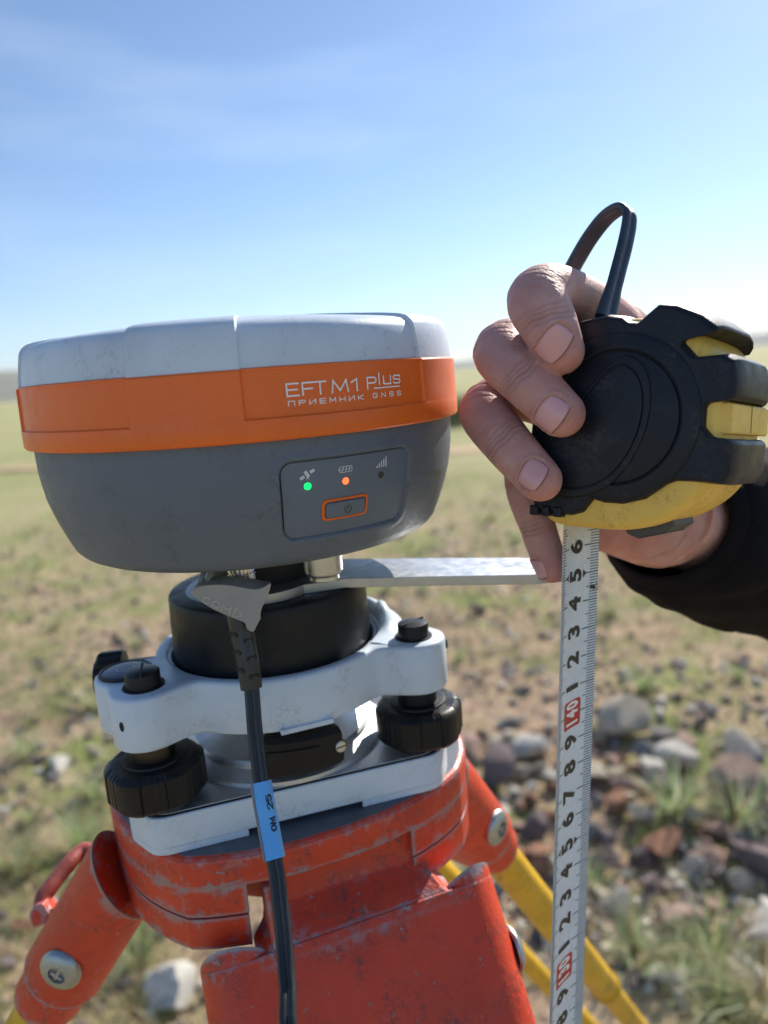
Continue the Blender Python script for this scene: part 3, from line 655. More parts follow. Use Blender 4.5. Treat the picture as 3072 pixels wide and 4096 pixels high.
# pin holes in the lobes' edge
for px, py in ((487, 2908),):
    d_ = ray(px, py); c_ = at_depth(px, py, 1); tt = None
    for s_ in np.linspace(20, 32, 4000):
        q = d_*s_
        if outline_sdf(q[0]-AX[0], q[1]-AX[1]) < 0: tt = q; break
    nn = nrm(V(tt[0]-pol(5.78, -133.5, 0)[0], tt[1]-pol(5.78, -133.5, 0)[1], 0)); sd_ = V(-nn[1], nn[0], 0)
    mb = MB().lathe([(.13, -.02), (.13, .012), (.10, .014), (.0005, .014)], tt, [sd_*.75, V(0, 0, 1.35), nn], n=24); build(mb, 'pin_hole', M['gap_black'], UP, auto=0)
tt = pol(6.98, 2.0, -11.1); nn = nrm(V(math.cos(R(8)), math.sin(R(8)), 0)); mb = MB().lathe([(.13, -.02), (.13, .06), (.10, .064), (.0005, .064)], tt, [V(-nn[1], nn[0], 0)*.75, V(0, 0, 1.35), nn], n=24); build(mb, 'pin_hole', M['gap_black'], UP, auto=0)
# circular level
BL = pol(5.80, -150.8, 0)
mb = MB().lathe([(.96, -10.10), (.97, -10.0), (.95, -9.95), (.86, -9.93), (.84, -9.97), (.5, -9.98), (.01, -9.98)], BL, n=64); bl = build(mb, 'bubble_level', M['black_metal'], TR, auto=30)
mb = MB().lathe([(.83, -9.965), (.7, -9.93), (.4, -9.905), (.01, -9.90)], BL, n=64); build(mb, 'level_glass', M['glass'], bl, auto=60)
mb = MB().lathe([(.30, -9.893), (.33, -9.893)], BL, n=48, caps=False); build(mb, 'level_ring', M['print_grey'], bl, auto=0)
# ribbed focusing ring of the optical plummet sticking out at the back left
ea = -171; ed = V(math.cos(R(ea)), math.sin(R(ea)), 0); es = V(-math.sin(R(ea)), math.cos(R(ea)), 0)
mb = MB().lathe([(.6, 4.2), (.62, 5.6), (.98, 5.65), (1.04, 5.72), (1.04, 6.5), (.98, 6.6), (.75, 6.62), (.7, 6.75), (.45, 6.76)], V(AX[0], AX[1], -10.95)+ed*.25, [es, V(0, 0, 1), ed], n=96, rmod=lambda t_, k, r_: r_*(1-.10*(k in (3, 4))*(math.cos(9*t_) > .3))); build(mb, 'plummet_eyepiece', M['black_plastic'], TR, auto=30)
# polished centre and spring plate
mb = MB().lathe([(2.55, -11.95), (2.55, -12.6), (2.62, -13.0), (2.95, -13.35), (3.3, -13.55), (3.55, -13.62), (3.62, -13.72), (3.62, -13.9), (3.85, -14.05), (4.1, -14.2), (4.12, -14.36)], C0, n=128); build(mb, 'spring_boss', M['satin'], TR, auto=30)
def hexo(grow=0.0, rr=6.78, da=8.5, fil=.55):        # three-cornered plate with cut corners
    pts = []
    for a_ in CORN:
        for s_ in (-1, 1): pts.append(np.array([(rr+grow*1.1)*math.cos(R(a_+s_*da)), (rr+grow*1.1)*math.sin(R(a_+s_*da))]))
    out = []; n_ = len(pts)
    for i in range(n_):
        p0, p1, p2 = pts[i-1], pts[i], pts[(i+1) % n_]; a_, b_ = nrm(p0-p1), nrm(p2-p1)
        for t_ in np.linspace(0, 1, 7): out.append(tuple((1-t_)**2*(p1+a_*fil)+2*t_*(1-t_)*p1+t_**2*(p1+b_*fil)))
    return out
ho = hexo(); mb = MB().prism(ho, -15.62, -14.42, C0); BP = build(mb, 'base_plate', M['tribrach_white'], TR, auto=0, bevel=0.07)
for a_ in CORN:                                      # shallow pads the plate stands on
    ca, sa = math.cos(R(a_)), math.sin(R(a_)); padp = [(x, y) for x, y in dens(ho, .2) if x*ca+y*sa > 3.9]
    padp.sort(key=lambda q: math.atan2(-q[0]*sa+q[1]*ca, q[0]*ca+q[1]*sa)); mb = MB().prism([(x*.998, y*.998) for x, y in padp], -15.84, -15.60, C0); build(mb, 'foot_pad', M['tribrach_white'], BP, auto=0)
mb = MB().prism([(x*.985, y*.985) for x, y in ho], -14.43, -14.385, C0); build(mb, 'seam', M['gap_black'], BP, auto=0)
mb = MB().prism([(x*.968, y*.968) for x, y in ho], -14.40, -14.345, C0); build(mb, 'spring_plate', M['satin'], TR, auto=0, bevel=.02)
# locking lever of the tribrach
rings = []
for t_ in np.linspace(0, 1, 40):
    a_ = -93+42*t_; z1, z0 = -12.38-.06*t_, -13.98+.12*t_; e = min(1, min(t_, 1-t_)/.09); e = math.sqrt(max(0, 1-(1-e)**2)); zc = (z0+z1)/2; hh = (z1-z0)/2*(.55+.45*e); ro, ri = 4.30+.28*t_, 3.5+.2*t_; ro = ri+(ro-ri)*(.5+.5*e)
    b_ = .12; rings.append([pol(ri, a_, zc-hh+b_), pol(ri, a_, zc+hh-b_), pol(ri+b_, a_, zc+hh), pol(ro-b_*1.5, a_, zc+hh), pol(ro, a_, zc+hh-b_*1.5), pol(ro, a_, zc-hh+b_), pol(ro-b_, a_, zc-hh), pol(ri+b_, a_, zc-hh)])
mb = MB().loft(rings); LV = build(mb, 'locking_lever', M['black_plastic'], TR, auto=40)
rings = []
for t_ in np.linspace(0, 1, 24):
    a_ = -92.5+29*t_; e = min(1, min(t_, 1-t_)/.12); e = math.sqrt(max(0, 1-(1-e)**2)); zc = -13.32; hh = .50*(.6+.4*e); ro = 4.34+.28*t_*.7
    rings.append([pol(ro-.2, a_, zc-hh), pol(ro-.2, a_, zc+hh), pol(ro+.03*e, a_, zc+hh-.05), pol(ro+.03*e, a_, zc-hh+.05)])
mb = MB().loft(rings); build(mb, 'lever_grip', M['black_plastic'], LV, auto=40)
sc_ = pol(4.56, -54.6, -13.16); nn = nrm(V(math.cos(R(-60)), math.sin(R(-60)), .1)); ss = nrm(np.cross(V(0, 0, 1), nn)); ax = [ss, np.cross(nn, ss), nn]
mb = MB().lathe([(.25, -.06), (.25, .0), (.0005, .0)], sc_, ax, n=32); build(mb, 'screw_recess', M['gap_black'], LV, auto=0)
mb = MB().lathe([(.215, -.06), (.215, .035), (.19, .055), (.0005, .06)], sc_, ax, n=32); sw = build(mb, 'lever_screw', M['steel'], LV, auto=30)
mb = MB().box(sc_+nn*.055, (.20, .022, .012), ax); build(mb, 'screw_groove', M['gap_black'], sw, auto=0)
mb = MB().box(pol(4.62, -70, -11.94), (.95, .12, .09), [V(-math.sin(R(-70)), math.cos(R(-70)), 0), V(math.cos(R(-70)), math.sin(R(-70)), 0), V(0, 0, 1)]); build(mb, 'lever_stop', M['tribrach_white'], UP, auto=0, bevel=.02)

# ================================================================== tripod
TP = thing('tripod', 'worn orange and yellow surveying tripod carrying the instrument', 'tripod', (AX[0], AX[1], -H))
TC = -69.5                                           # direction of the leg side that faces the lens
AXI = AX.copy()
AX = AX + np.array([-.395, 1.06])                    # middle of the head; the tribrach stands a centimetre off it
C0 = (AX[0], AX[1], 0)
RIMT = [(0, 6.40), (15, 6.55), (22, 6.74), (30, 6.95), (38, 7.16), (42, 7.25), (48, 7.38), (55, 7.50), (60, 7.55)]
RIMF = [(-110, 7.2), (-80, 7.05), (-66, 7.10), (-54, 7.17), (-43.5, 7.24), (-42, 7.27), (-40.5, 7.22), (-30, 6.87), (-20, 6.62), (0, 6.40), (14, 6.52), (27, 6.82), (37.5, 7.20), (39, 7.28), (40.5, 7.33), (53, 7.82), (64, 7.95), (82, 7.95), (110, 7.7)]
def rim_r(t_):                                       # t_ in degrees from the front side's centre
    u_ = ((t_+180) % 360)-180
    return np.interp(u_, [q[0] for q in RIMF], [q[1] for q in RIMF]) if abs(u_) < 110 else np.interp(u_ % 360, [110, 120, 180, 240, 250], [7.7, 7.5, 6.6, 7.4, 7.2])
def rim(grow=0.0, n_=720, warp=True):
    out = []
    for t_ in np.linspace(0, 360, n_, endpoint=False):
        r_ = rim_r(t_) + grow; out.append((r_*math.cos(R(t_+TC)), r_*math.sin(R(t_+TC))))
    return out
n_ = 240
rl = lambda g_, z: [V(AX[0]+x, AX[1]+y, z) for x, y in rim(g_)]
mb = MB().loft([rl(-.5, -17.05), rl(-.03, -17.05), rl(0, -17.0), rl(.02, -16.25), rl(-.02, -16.02), rl(-.10, -15.93), rl(-.22, -15.88)], caps=True); HD = build(mb, 'tripod_head', M['tripod_orange'], TP, auto=18)
mb = MB().prism(rim(-.24), -15.95, -15.862, C0); build(mb, 'head_plate', M['head_grey'], HD, auto=0, bevel=.015)
mb = MB().lathe([(4.9, -17.0), (4.3, -19.5), (2.6, -20.5)], C0, n=48); build(mb, 'centre_hub', M['tripod_orange'], HD, auto=40)
def frame(k):                                        # tangential, radial unit vectors of leg k
    a_ = R(TC+120*k); er = V(math.cos(a_), math.sin(a_), 0); return V(-er[1], er[0], 0), er
AC = V(AX[0], AX[1], 0)
for k in range(3):                                   # lugs below the corners, in two tiers
    a_mid = 60+120*k
    arcp = [t_ for t_ in np.linspace(a_mid-60, a_mid+60, 241)]
    def uof(t_): 
        s0 = round((t_-0)/120)*120; return rim_r(t_)*math.sin(R(t_-s0))
    pts = [t_ for t_ in arcp if abs(uof(t_)-.35) > 3.1]
    poly = [((rim_r(t_)+.0)*math.cos(R(t_+TC)), (rim_r(t_)+.0)*math.sin(R(t_+TC))) for t_ in pts]
    e0 = 120*k+TC; e1 = 120*(k+1)+TC
    q0 = np.array(poly[0]); q1 = np.array(poly[-1]); in0 = q0-2.2*np.array([math.cos(R(e0)), math.sin(R(e0))]); in1 = q1-2.2*np.array([math.cos(R(e1)), math.sin(R(e1))])
    poly = poly+[tuple(in1), tuple(in0)]
    cen = np.mean(poly, 0)
    mb = MB().prism([tuple(cen+(np.array(q)-cen)*.992) for q in poly], -18.16, -17.02, C0); build(mb, 'upper_lug', M['tripod_orange'], HD, auto=0, bevel=.03)
    mb = MB().prism([tuple(cen+(np.array(q)-cen)*.985) for q in poly], -19.45, -18.24, C0); build(mb, 'lower_lug', M['tripod_orange'], HD, auto=0, bevel=.05)
INC = R(35.5); POLE_U = 4.2
for k in range(3):
    et, er = frame(k); ld = er*math.sin(INC)-V(0, 0, 1)*math.cos(INC); nd = er*math.cos(INC)+V(0, 0, 1)*math.sin(INC)   # along the leg, outward face
    du = 1.0 if k == 0 else 0.0
    L = lambda u_, w_, z_: AC+et*(u_+du)+er*w_+V(0, 0, z_)
    # hinge tongue between the lugs, narrow at the pin and flaring into the bracket
    prof = [(-2.95, 4.75, -16.9), (2.95, 4.75, -16.9), (3.05, 5.15, -18.0), (3.5, 5.50, -19.2), (4.1, 5.75, -19.6)]
    rings = []
    for z_, w_, hw in ((-17.06, 5.55, 2.95), (-17.9, 5.55, 2.98), (-18.45, 5.75, 3.0), (-18.85, 6.25, 3.1), (-19.15, 6.84, 3.3), (-19.6, 7.2, 3.8)):
        rings.append([L(-hw, w_-.06, z_), L(-hw+.12, w_, z_), L(hw-.12, w_, z_), L(hw, w_-.06, z_), L(hw, w_-1.6, z_), L(-hw, w_-1.6, z_)])
    mb = MB().loft(rings)
    for q_ in (-1,):                                 # cheek tying the tongue to the plate
        mb.loft([[L(q_*(2.80+x_), w_, z_) for w_, z_ in ((5.4, -17.3), (6.15, -17.35), (6.55, -18.3), (6.9, -19.2), (6.9, -20.6), (5.8, -20.6))] for x_ in (0, .46)])
    T0 = L(0, 6.98, -19.25) if k == 0 else L(0, 7.3, -18.7)                           # top of the outer plate
    pl = lambda u_, s_, n_: T0+et*u_+ld*s_+nd*n_
    # outer plate with half-round clamp sleeves at both ends
    rc = 1.42
    secs = []
    for s_, top in ((-.02, 1), (.15, 1), (6.4, 0)):
        ring = []
        for t_ in np.linspace(R(90), R(270), 16): ring.append((-POLE_U-.1+rc*math.cos(t_), -rc+rc*math.sin(t_)))
        for t_ in np.linspace(R(-90), R(90), 16): ring.append((POLE_U+.1+rc*math.cos(t_), -rc+rc*math.sin(t_)))
        for x_ in (2.6, 0, -2.6): ring.append((x_, 0.0))
        secs.append([pl(x_, s_, y_) for x_, y_ in ring])
    # slim the middle of the underside
    mb2 = MB().loft(secs)
    mb.add(mb2.v, mb2.f); BR = build(mb, 'leg_bracket', M['tripod_orange'], TP, auto=40, bevel=.07)
    for s_ in (-1, 1):
        pc = pl(s_*(POLE_U+.1), 0, -rc)              # sleeve axis
        # sleeve collar reaching up to the head, cut towards the hub
        rings = []
        for j, sb in enumerate((.3, 1.0, 3.2, 5.0) if k == 0 else (-1.0, .2, 3.2, 4.7)):
            ring = []
            for t_ in np.linspace(0, 2*math.pi, 40, endpoint=False):
                rs_ = 1.41 if k == 0 else 1.66; x_, y_ = rs_*math.cos(t_), rs_*math.sin(t_)
                cut = (-(y_)*0.55 - s_*x_*.25) if j == 0 else 0
                ring.append(pc+et*x_+nd*y_+ld*(sb+cut))
            rings.append(ring)
        mb = MB().loft(rings); build(mb, 'pole_sleeve', M['tripod_orange'], BR, auto=30)
        # bolt on the outer flank
        bo = pc+ld*2.75+et*s_*(1.46 if k == 0 else 1.64); ax = [ld, nd*s_*1, et*s_]
        mb = MB().lathe([(.80, -.1), (.86, .0), (.84, .08), (.72, .20), (.50, .28), (.36, .31), (.33, .18), (.0005, .17)], bo, ax, n=40); bt = build(mb, 'sleeve_bolt', M['galvanised'], BR, auto=35)
        mb = MB().box(bo+ax[2]*.2, (.30, .07, .05), ax).box(bo+ax[2]*.2+ax[0]*.12, (.07, .26, .06), ax)
        build(mb, 'bolt_recess_bar', M['galvanised'], BR, auto=0, bevel=.02)
        # tubes
        p0 = pc+ld*1.0; p1 = pc+ld*31.0; mb = MB().tube([p0, p1], 1.02, 32, up=et); po = build(mb, 'pole', M['pole_yellow'], TP, auto=40)
        zz = (p1[2]-(-H+18))/math.cos(INC); p2 = p1+ld*(zz-24); conv = V(0, 0, 0)
        mb = MB().tube([p1-ld*.5, p2-et*s_*0.9], .86, 28, up=et); build(mb, 'lower_tube', M['pole_yellow'], TP, auto=40)
        mb = MB().lathe([(1.02, -.3), (1.12, -.28), (1.12, .28), (.9, .3)], p1, [et, nd, ld], n=32); build(mb, 'tube_collar', M['pole_yellow'], po, auto=40)
        if s_ == 1: e1 = p2-et*.9
        else: e0 = p2+et*.9
    mid = (e0+e1)/2; mb = MB().box(mid, (5.2, 1.3, 3.2), [et, nd, ld]); build(mb, 'leg_clamp', M['tripod_orange'], TP, auto=0, bevel=.3)
    tip_len = (mid[2]+H+1.5)/math.cos(INC); foot = mid+ld*tip_len
    mb = MB().tube([mid-ld*14, mid+ld*(tip_len-12)], 1.15, 28, up=et); build(mb, 'sliding_tube', M['pole_yellow'], TP, auto=40)
    mb = MB().lathe([(1.3, 0), (1.3, 3), (.9, 5), (.5, 9), (.1, 12.4)], mid+ld*(tip_len-12.4), [et, nd, ld], n=28); build(mb, 'foot_spike', M['galvanised'], TP, auto=40)
AX = AXI; C0 = (AX[0], AX[1], 0)
# strap rod on the far side of the left bracket
et, er = frame(2)
rod = smooth_path([at_depth(x*.4219, 3300+y*.4219, d_) for x, y, d_ in ((440, 850, 31.6), (405, 770, 31.8), (410, 690, 32.0), (470, 600, 32.3), (560, 480, 32.8), (660, 360, 33.3), (740, 275, 33.8), (790, 240, 34.0), (860, 250, 34.0), (930, 290, 33.9))], 40)
M['rod_pink'] = chipped_paint('faded_red_paint', (0.33, 0.075, 0.06), chips=.72, edge=False)
mb = MB().tube(rod, .36, 16); build(mb, 'strap_rod', M['rod_pink'], TP, auto=60)
lug = [at_depth(x*.4219, 3300+y*.4219, 31.3) for x, y in ((265, 855), (320, 770), (400, 750), (460, 850), (420, 950), (310, 985))]
lug2 = [q+nrm(CF)*1.1 for q in lug]; mb = MB().loft([lug, lug2]); build(mb, 'rod_lug', M['tripod_orange'], TP, auto=0, bevel=.08)

# ================================================================== tape measure
TM = thing('tape_measure', 'black and yellow rubber-armoured tape measure held in the hand', 'tape measure', (8.4, 23.0, -6.0))
th_ = R(44); az_ = .13
TA = V(-math.sin(th_)*math.sqrt(1-az_**2), -math.cos(th_)*math.sqrt(1-az_**2), az_)      # drum axis, towards the fingers
TB = V(math.cos(th_), -math.sin(th_), 0); TCc = np.cross(TA, TB); TCc = TCc if TCc[2] > 0 else -TCc
CC = V(8.37, 22.982, -2.033)
AXC = [TB, TCc, TA]
c2 = lambda b_, c_, a_: CC+TB*b_+TCc*c_+TA*a_
def shell(o_list): # loft outlines with per-outline scale about centroid, at heights
    mb = MB(); rings = []
    for o, sc, h_ in o_list:
        o = np.array(o); c_ = o.mean(0); rings.append([c2(*(c_+(q-c_)*sc), h_) for q in o])
    return mb.loft(rings)
core = chaikin([(-2.75, -2.3), (-2.45, -3.2), (-2.0, -3.42), (-1.0, -3.46), (.4, -3.42), (1.5, -3.08), (2.65, -2.25), (3.05, -1.2), (3.08, 0), (3.0, 1.2), (2.4, 2.3), (1.3, 2.85), (0, 3.0), (-1.4, 2.8), (-2.4, 2.0), (-2.9, .6), (-3.1, -1.0)], 3)
mb = shell([(core, .85, -1.92), (core, .92, -1.90), (core, .965, -1.72), (core, .995, -1.3), (core, 1.0, -.3), (core, 1.0, -.015), (core, .985, 0), (core, 1.0, .015), (core, 1.0, .3), (core, 1.0, 1.25), (core, .99, 1.52), (core, .96, 1.68), (core, .90, 1.72)])
YC = build(mb, 'case_body', M['tape_yellow'], TM, auto=60)
# black rubber overmould with two window notches at the rear, face discs on both sides
over = [(-2.95, -.6), (-2.8, 1.0), (-2.25, 2.2), (-1.9, 2.62), (-1.35, 3.02), (-.4, 3.12), (.1, 3.02), (.30, 2.86), (.62, 2.80), (.86, 3.0), (1.22, 3.27), (1.75, 3.18), (2.45, 2.84), (2.92, 2.46), (2.94, 2.36), (2.05, 2.20), (1.96, 2.10), (2.34, 1.68), (3.12, 1.70), (3.40, 1.52), (3.50, .95), (3.47, .55), (3.34, .44), (2.78, .38), (2.67, .26), (2.67, -.30), (2.92, -.58), (3.34, -.62), (3.47, -.74), (3.45, -1.55), (3.30, -1.88), (2.4, -1.84), (1.95, -1.84), (1.68, -1.95), (1.05, -2.42), (.35, -2.62), (-.25, -2.62), (-.62, -2.54), (-.95, -2.97), (-1.35, -3.10), (-2.72, -3.07), (-2.78, -2.62), (-2.9, -1.8)]
mb = MB().loft([[c2(x*k_, y*k_, h_) for x, y in over] for h_, k_ in ((1.95, .94), (1.86, .97), (1.62, .992), (1.2, 1.0), (-.6, .995), (-1.2, .965), (-1.65, .92), (-1.93, .86))]); FC = build(mb, 'rubber_jacket', M['black_rubber'], TM, auto=0, bevel=.07, seg=3); FACE = FC
for sgn in (1, -1):
    ax = [TB, TCc, TA*sgn]; fc = c2(.05, .0, sgn*1.95)
    mb = MB().lathe([(2.50, -.03), (2.50, .03), (2.44, .06), (2.36, .075), (2.20, .11), (2.04, .12), (2.0, .10), (1.98, .04), (1.955, .035), (1.93, .09), (1.88, .11), (0.0005, .11)], fc, ax, n=96); build(mb, 'face_disc', M['black_rubber'], FC, auto=25)
    if sgn == 1:
        tear = chaikin([(-2.35, -1.95), (-1.3, -2.25), (-.2, -2.02), (.55, -1.25), (.98, -.2), (1.0, .75), (.75, 1.35), (.3, 1.6), (-.15, 1.42), (-.75, .75), (-1.5, -.2), (-2.3, -1.1)], 3)
        mb = shell([(tear, 1.14, 2.04), (tear, 1.12, 2.11), (tear, 1.03, 2.145), (tear, 1.005, 2.14), (tear, .995, 2.09), (tear, .975, 2.09), (tear, .962, 2.14), (tear, .90, 2.155)]); build(mb, 'thumb_pad', M['black_rubber'], FC, auto=40)
mb = MB().prism([(2.0, -.46), (3.22, -.48), (3.26, -.42), (3.26, .33), (3.2, .38), (2.0, .36)], -1.62, 1.62, CC, AXC); build(mb, 'rear_window', M['tape_yellow'], TM, auto=0, bevel=.18)
mb = MB().prism([(3.255, -.42), (3.268, -.42), (3.268, .34), (3.255, .34)], -.02, .02, CC, AXC); build(mb, 'case_seam', M['gap_black'], TM, auto=0)
# mouth grip ribs on the front cover, blade lock below
for i in range(3):
    mb = MB().prism([(-2.72+.42*i, -3.12), (-2.42+.42*i, -3.13), (-2.42+.42*i, -2.80), (-2.72+.42*i, -2.79)], 1.5, 2.06, CC, AXC); build(mb, 'grip_rib', M['black_rubber'], FACE, auto=0, bevel=.06)
lock = [(-.05, -3.3), (.05, -3.58), (.35, -3.68), (1.3, -3.40), (1.55, -3.20), (1.45, -2.85), (.8, -3.05)]
M['lock_grey'] = plastic('lock_grey', (.055, .06, .066), .5, 700, .2, (.13, .12, .11), .5)
mb = MB().prism(lock, -.8, .8, CC, AXC); LK = build(mb, 'blade_lock', M['lock_grey'], TM, auto=0, bevel=.06)
mb = MB(); e0 = np.array((.35, -3.68)); e1 = np.array((1.3, -3.40)); dn = np.array([e1[1]-e0[1], -(e1[0]-e0[0])]); dn /= np.linalg.norm(dn)
for i in range(13):
    for j in range(9):
        q = e0+(e1-e0)*(i+.5)/13; c_ = c2(q[0]+dn[0]*.01, q[1]+dn[1]*.01, -.64+.16*j+.08*(i % 2)); mb.box(c_, (.028, .03, .055), AXC)
tag(build(mb, 'lock_knurling', M['lock_grey'], LK, auto=0), kind='stuff')
# wrist strap: a doubled flat cord
K = 1.8517
sp = smooth_path([at_depth(x*K, y*K, d_) for x, y, d_ in ((1206, 640, 27.0), (1215, 622, 26.8), (1228, 596, 26.6), (1246, 562, 26.2), (1272, 518, 25.7), (1302, 478, 25.2), (1326, 457, 24.7), (1346, 450, 24.3), (1359, 460, 24.0), (1359, 485, 23.8), (1350, 530, 23.5), (1337, 580, 23.2), (1324, 630, 22.9), (1315, 665, 22.7), (1308, 695, 22.5))], 70)
dbl = [(-.15+.17*math.cos(t_), .12*math.sin(t_)) for t_ in np.linspace(R(40), R(320), 10)]+[(.15+.17*math.cos(t_), .12*math.sin(t_)) for t_ in np.linspace(R(220), R(500), 10)]
sc_l = [1.0]*70
for i in range(70):
    if i > 58: sc_l[i] = 1+.45*(i-58)/12
M['strap_blue'] = plastic('strap_blue', (.022, .034, .055), .45, 900, .3, (.09, .10, .12), .4)
mb = MB().sweep(dbl, sp, tuple(CR*.25-CF), sc_l); build(mb, 'wrist_strap', M['strap_blue'], TM, auto=60)
mb = MB().tube(smooth_path([sp[6]+CR*.05, sp[4]-CR*.12, sp[2]-CR*.15+CU*.12, sp[9]-CR*.16], 14), .09, 8); build(mb, 'strap_end', M['strap_blue'], TM, auto=60)

# blade, concave towards the reader, pulled down to the ground mark
BD = nrm(V(.06837904, .05191562, .99630772)); BP0 = V(7.0747648, 24.4201406, -12.3662492)   # right edge at 140
BW = nrm(TA-BD*(TA@BD)); BN = np.cross(BD, BW); BN = BN if BN@CF < 0 else -BN
def bl_(s_, w, off=0.0):                             # s in tape centimetres, w from the right edge towards the left
    x = (w-1.25)/1.25; return BP0+BD*(s_-140)+BW*w+BN*(.17*x*x-.17+off)
mb = MB(); ss = np.concatenate([np.linspace(0.2, 120, 13), np.linspace(122, 147.2, 16)]); wv = np.linspace(0, 2.5, 15)
rings = [[bl_(s_, w) for w in wv]+[bl_(s_, w, -.014) for w in wv[::-1]] for s_ in ss]
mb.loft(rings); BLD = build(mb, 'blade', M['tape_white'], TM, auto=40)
mb = MB()
def tick(s_, w0, w1, t_=.03):
    n_ = max(1, int((w1-w0)/.16)); ws = np.linspace(w0, w1, n_+1); vs = [bl_(s_-t_/2, w, .006) for w in ws]+[bl_(s_+t_/2, w, .006) for w in ws]
    mb.add(vs, [(i, i+1, n_+2+i, n_+1+i) for i in range(n_)])
for mm in range(1180, 1468):
    s_ = mm/10
    if mm % 10 == 0: tick(s_, 0, .78, .04); tick(s_, 2.5-.62, 2.5, .04)
    elif mm % 5 == 0: tick(s_, 0, .62); tick(s_, 2.5-.46, 2.5)
    else: tick(s_, .0, .44); tick(s_, 2.5-.34, 2.5)
    if mm % 50 == 0 and mm % 100:
        mb.add([bl_(s_-.16, .83, .006), bl_(s_+.16, .83, .006), bl_(s_, .62, .006)], [(0, 1, 2)]); mb.add([bl_(s_-.14, 1.84, .006), bl_(s_+.14, 1.84, .006), bl_(s_, 2.02, .006)], [(0, 1, 2)])
build(mb, 'tick_marks', M['print_black'], BLD, auto=0, fix=False)
def text_shape(txt, bold=.012):
    cu = bpy.data.curves.new('t', 'FONT'); cu.body = txt; cu.size = 1; cu.offset = bold; cu.align_x = 'CENTER'; cu.resolution_u = 5
    o = bpy.data.objects.new('t', cu); COL.objects.link(o); dg = bpy.context.evaluated_depsgraph_get(); me = bpy.data.meshes.new_from_object(o.evaluated_get(dg))
    v = np.array([q.co[:2] for q in me.vertices]); f_ = [tuple(q.vertices) for q in me.polygons]; bpy.data.objects.remove(o); bpy.data.curves.remove(cu); bpy.data.meshes.remove(me); return v, f_
SHAPES = {str(d_): text_shape(str(d_), .046) for d_ in range(10)}
def put_text(mb, chars, s_c, w_c, height, adv, wid, off):
    for i, ch in enumerate(chars):
        v, f_ = SHAPES[ch]; lo, hi = v.min(0), v.max(0); hgt = SHAPES['8'][0].max(0)[1]-SHAPES['8'][0].min(0)[1]; w8 = SHAPES['8'][0].max(0)[0]-SHAPES['8'][0].min(0)[0]
        cx = (lo[0]+hi[0])/2; y0 = SHAPES['8'][0].min(0)[1]
        mb.add([bl_(s_c+(i-(len(chars)-1)/2)*adv+(x-cx)/w8*wid, w_c+((y-y0)/hgt-.5)*height, off) for x, y in v], f_)
for cm in range(119, 147):
    if cm % 10:
        mb = MB(); put_text(mb, str(cm % 10), cm, 1.33, .86, .5, .50, .007); build(mb, 'number', M['print_black'], BLD, auto=0, fix=False)
    else:
        # filled in strips so that it follows the hollow of the blade
        N_ = 12; vs = []
        for j in range(N_+1):
            w = .72+1.14*j/N_; ins = .07 if j in (0, N_) else 0; vs += [bl_(cm-.5+ins, w, .006), bl_(cm+.52-ins, w, .006)]
        mb = MB().add(vs, [(2*j, 2*j+1, 2*j+3, 2*j+2) for j in range(N_)]); build(mb, 'number_field', M['print_red'], BLD, auto=0, fix=False)
        mb = MB(); put_text(mb, str(cm), cm+.01, 1.29, .82, .325, .27, .0115); build(mb, 'number', M['print_white'], BLD, auto=0, fix=False, label='white number on a red field')
mb = MB()                                            # smudge beside the 4.5 mark
for i in range(26):
    s_, w = 144.45+random.gauss(0, .07), .25+random.gauss(0, .09); r_ = random.uniform(.015, .05); mb.add([bl_(s_+r_*math.cos(t_), max(0.01, w+r_*math.sin(t_)), .0075) for t_ in np.linspace(0, 5, 6)], [tuple(range(6))])
build(mb, 'smudge', M['print_black'], BLD, auto=0, fix=False)

# ================================================================== person: right hand and sleeved forearm
PS = thing('person', 'right hand with short fingernails gripping the tape measure, dark sleeve at the wrist', 'person', (20, 24, -14))
def at_face(px, py, a_):                             # pixel ray met with a plane parallel to the tape's face
    d = ray(px, py); P0 = CC+TA*a_; return d*((P0@TA)/(d@TA))
def finger(mb, joints, rads, dorsal_end, n=40, flat_=.93):
    pts = [np.concatenate([j, [r_]]) for j, r_ in zip(joints, rads)]
    sm = smooth_path(pts, n); path = [q[:3] for q in sm]; rad = [q[3] for q in sm]
    t_ = nrm(path[-1]-path[-2]); tip = path[-1]; rt = rad[-1]
    for f_ in (.25, .5, .7, .85, .95, .995):
        path.append(tip+t_*rt*f_*1.02); rad.append(rt*math.sqrt(1-f_*f_))
    rev = path[::-1]; rr = rad[::-1]
    u = nrm(dorsal_end-t_*(dorsal_end@t_))
    prof = []
    for q in np.linspace(0, 2*math.pi, 24, endpoint=False):
        x, y = math.cos(q), math.sin(q); prof.append((x*1.0, y*(flat_ if y < 0 else flat_*.97)))
    mb.sweep(prof, rev, u, rr); return path, rad
J = {}
vw = -CF
J['index'] = ([at_depth(2660, 1560, 30.0), at_face(2425, 1292, -2.9), at_face(2235, 1165, 1.3), at_face(2148, 1196, 2.75), at_face(2195, 1300, 3.05), at_face(2243, 1402, 2.80)], [1.35, 1.12, .90, .94, .86, .715])
J['middle'] = ([at_depth(2680, 1680, 30.5), at_face(2420, 1470, -3.2), at_face(2120, 1370, 1.0), at_face(2003, 1402, 2.35), at_face(2108, 1522, 3.0), at_face(2244, 1654, 2.80)], [1.35, 1.12, .88, .94, .84, .725])
J['ring'] = ([at_depth(2690, 1800, 30.5), at_face(2390, 1680, -3.2), at_face(2070, 1590, .7), at_face(1936, 1634, 1.9), at_face(2032, 1776, 2.75), at_face(2160, 1918, 2.72)], [1.3, 1.05, .84, .88, .80, .69])
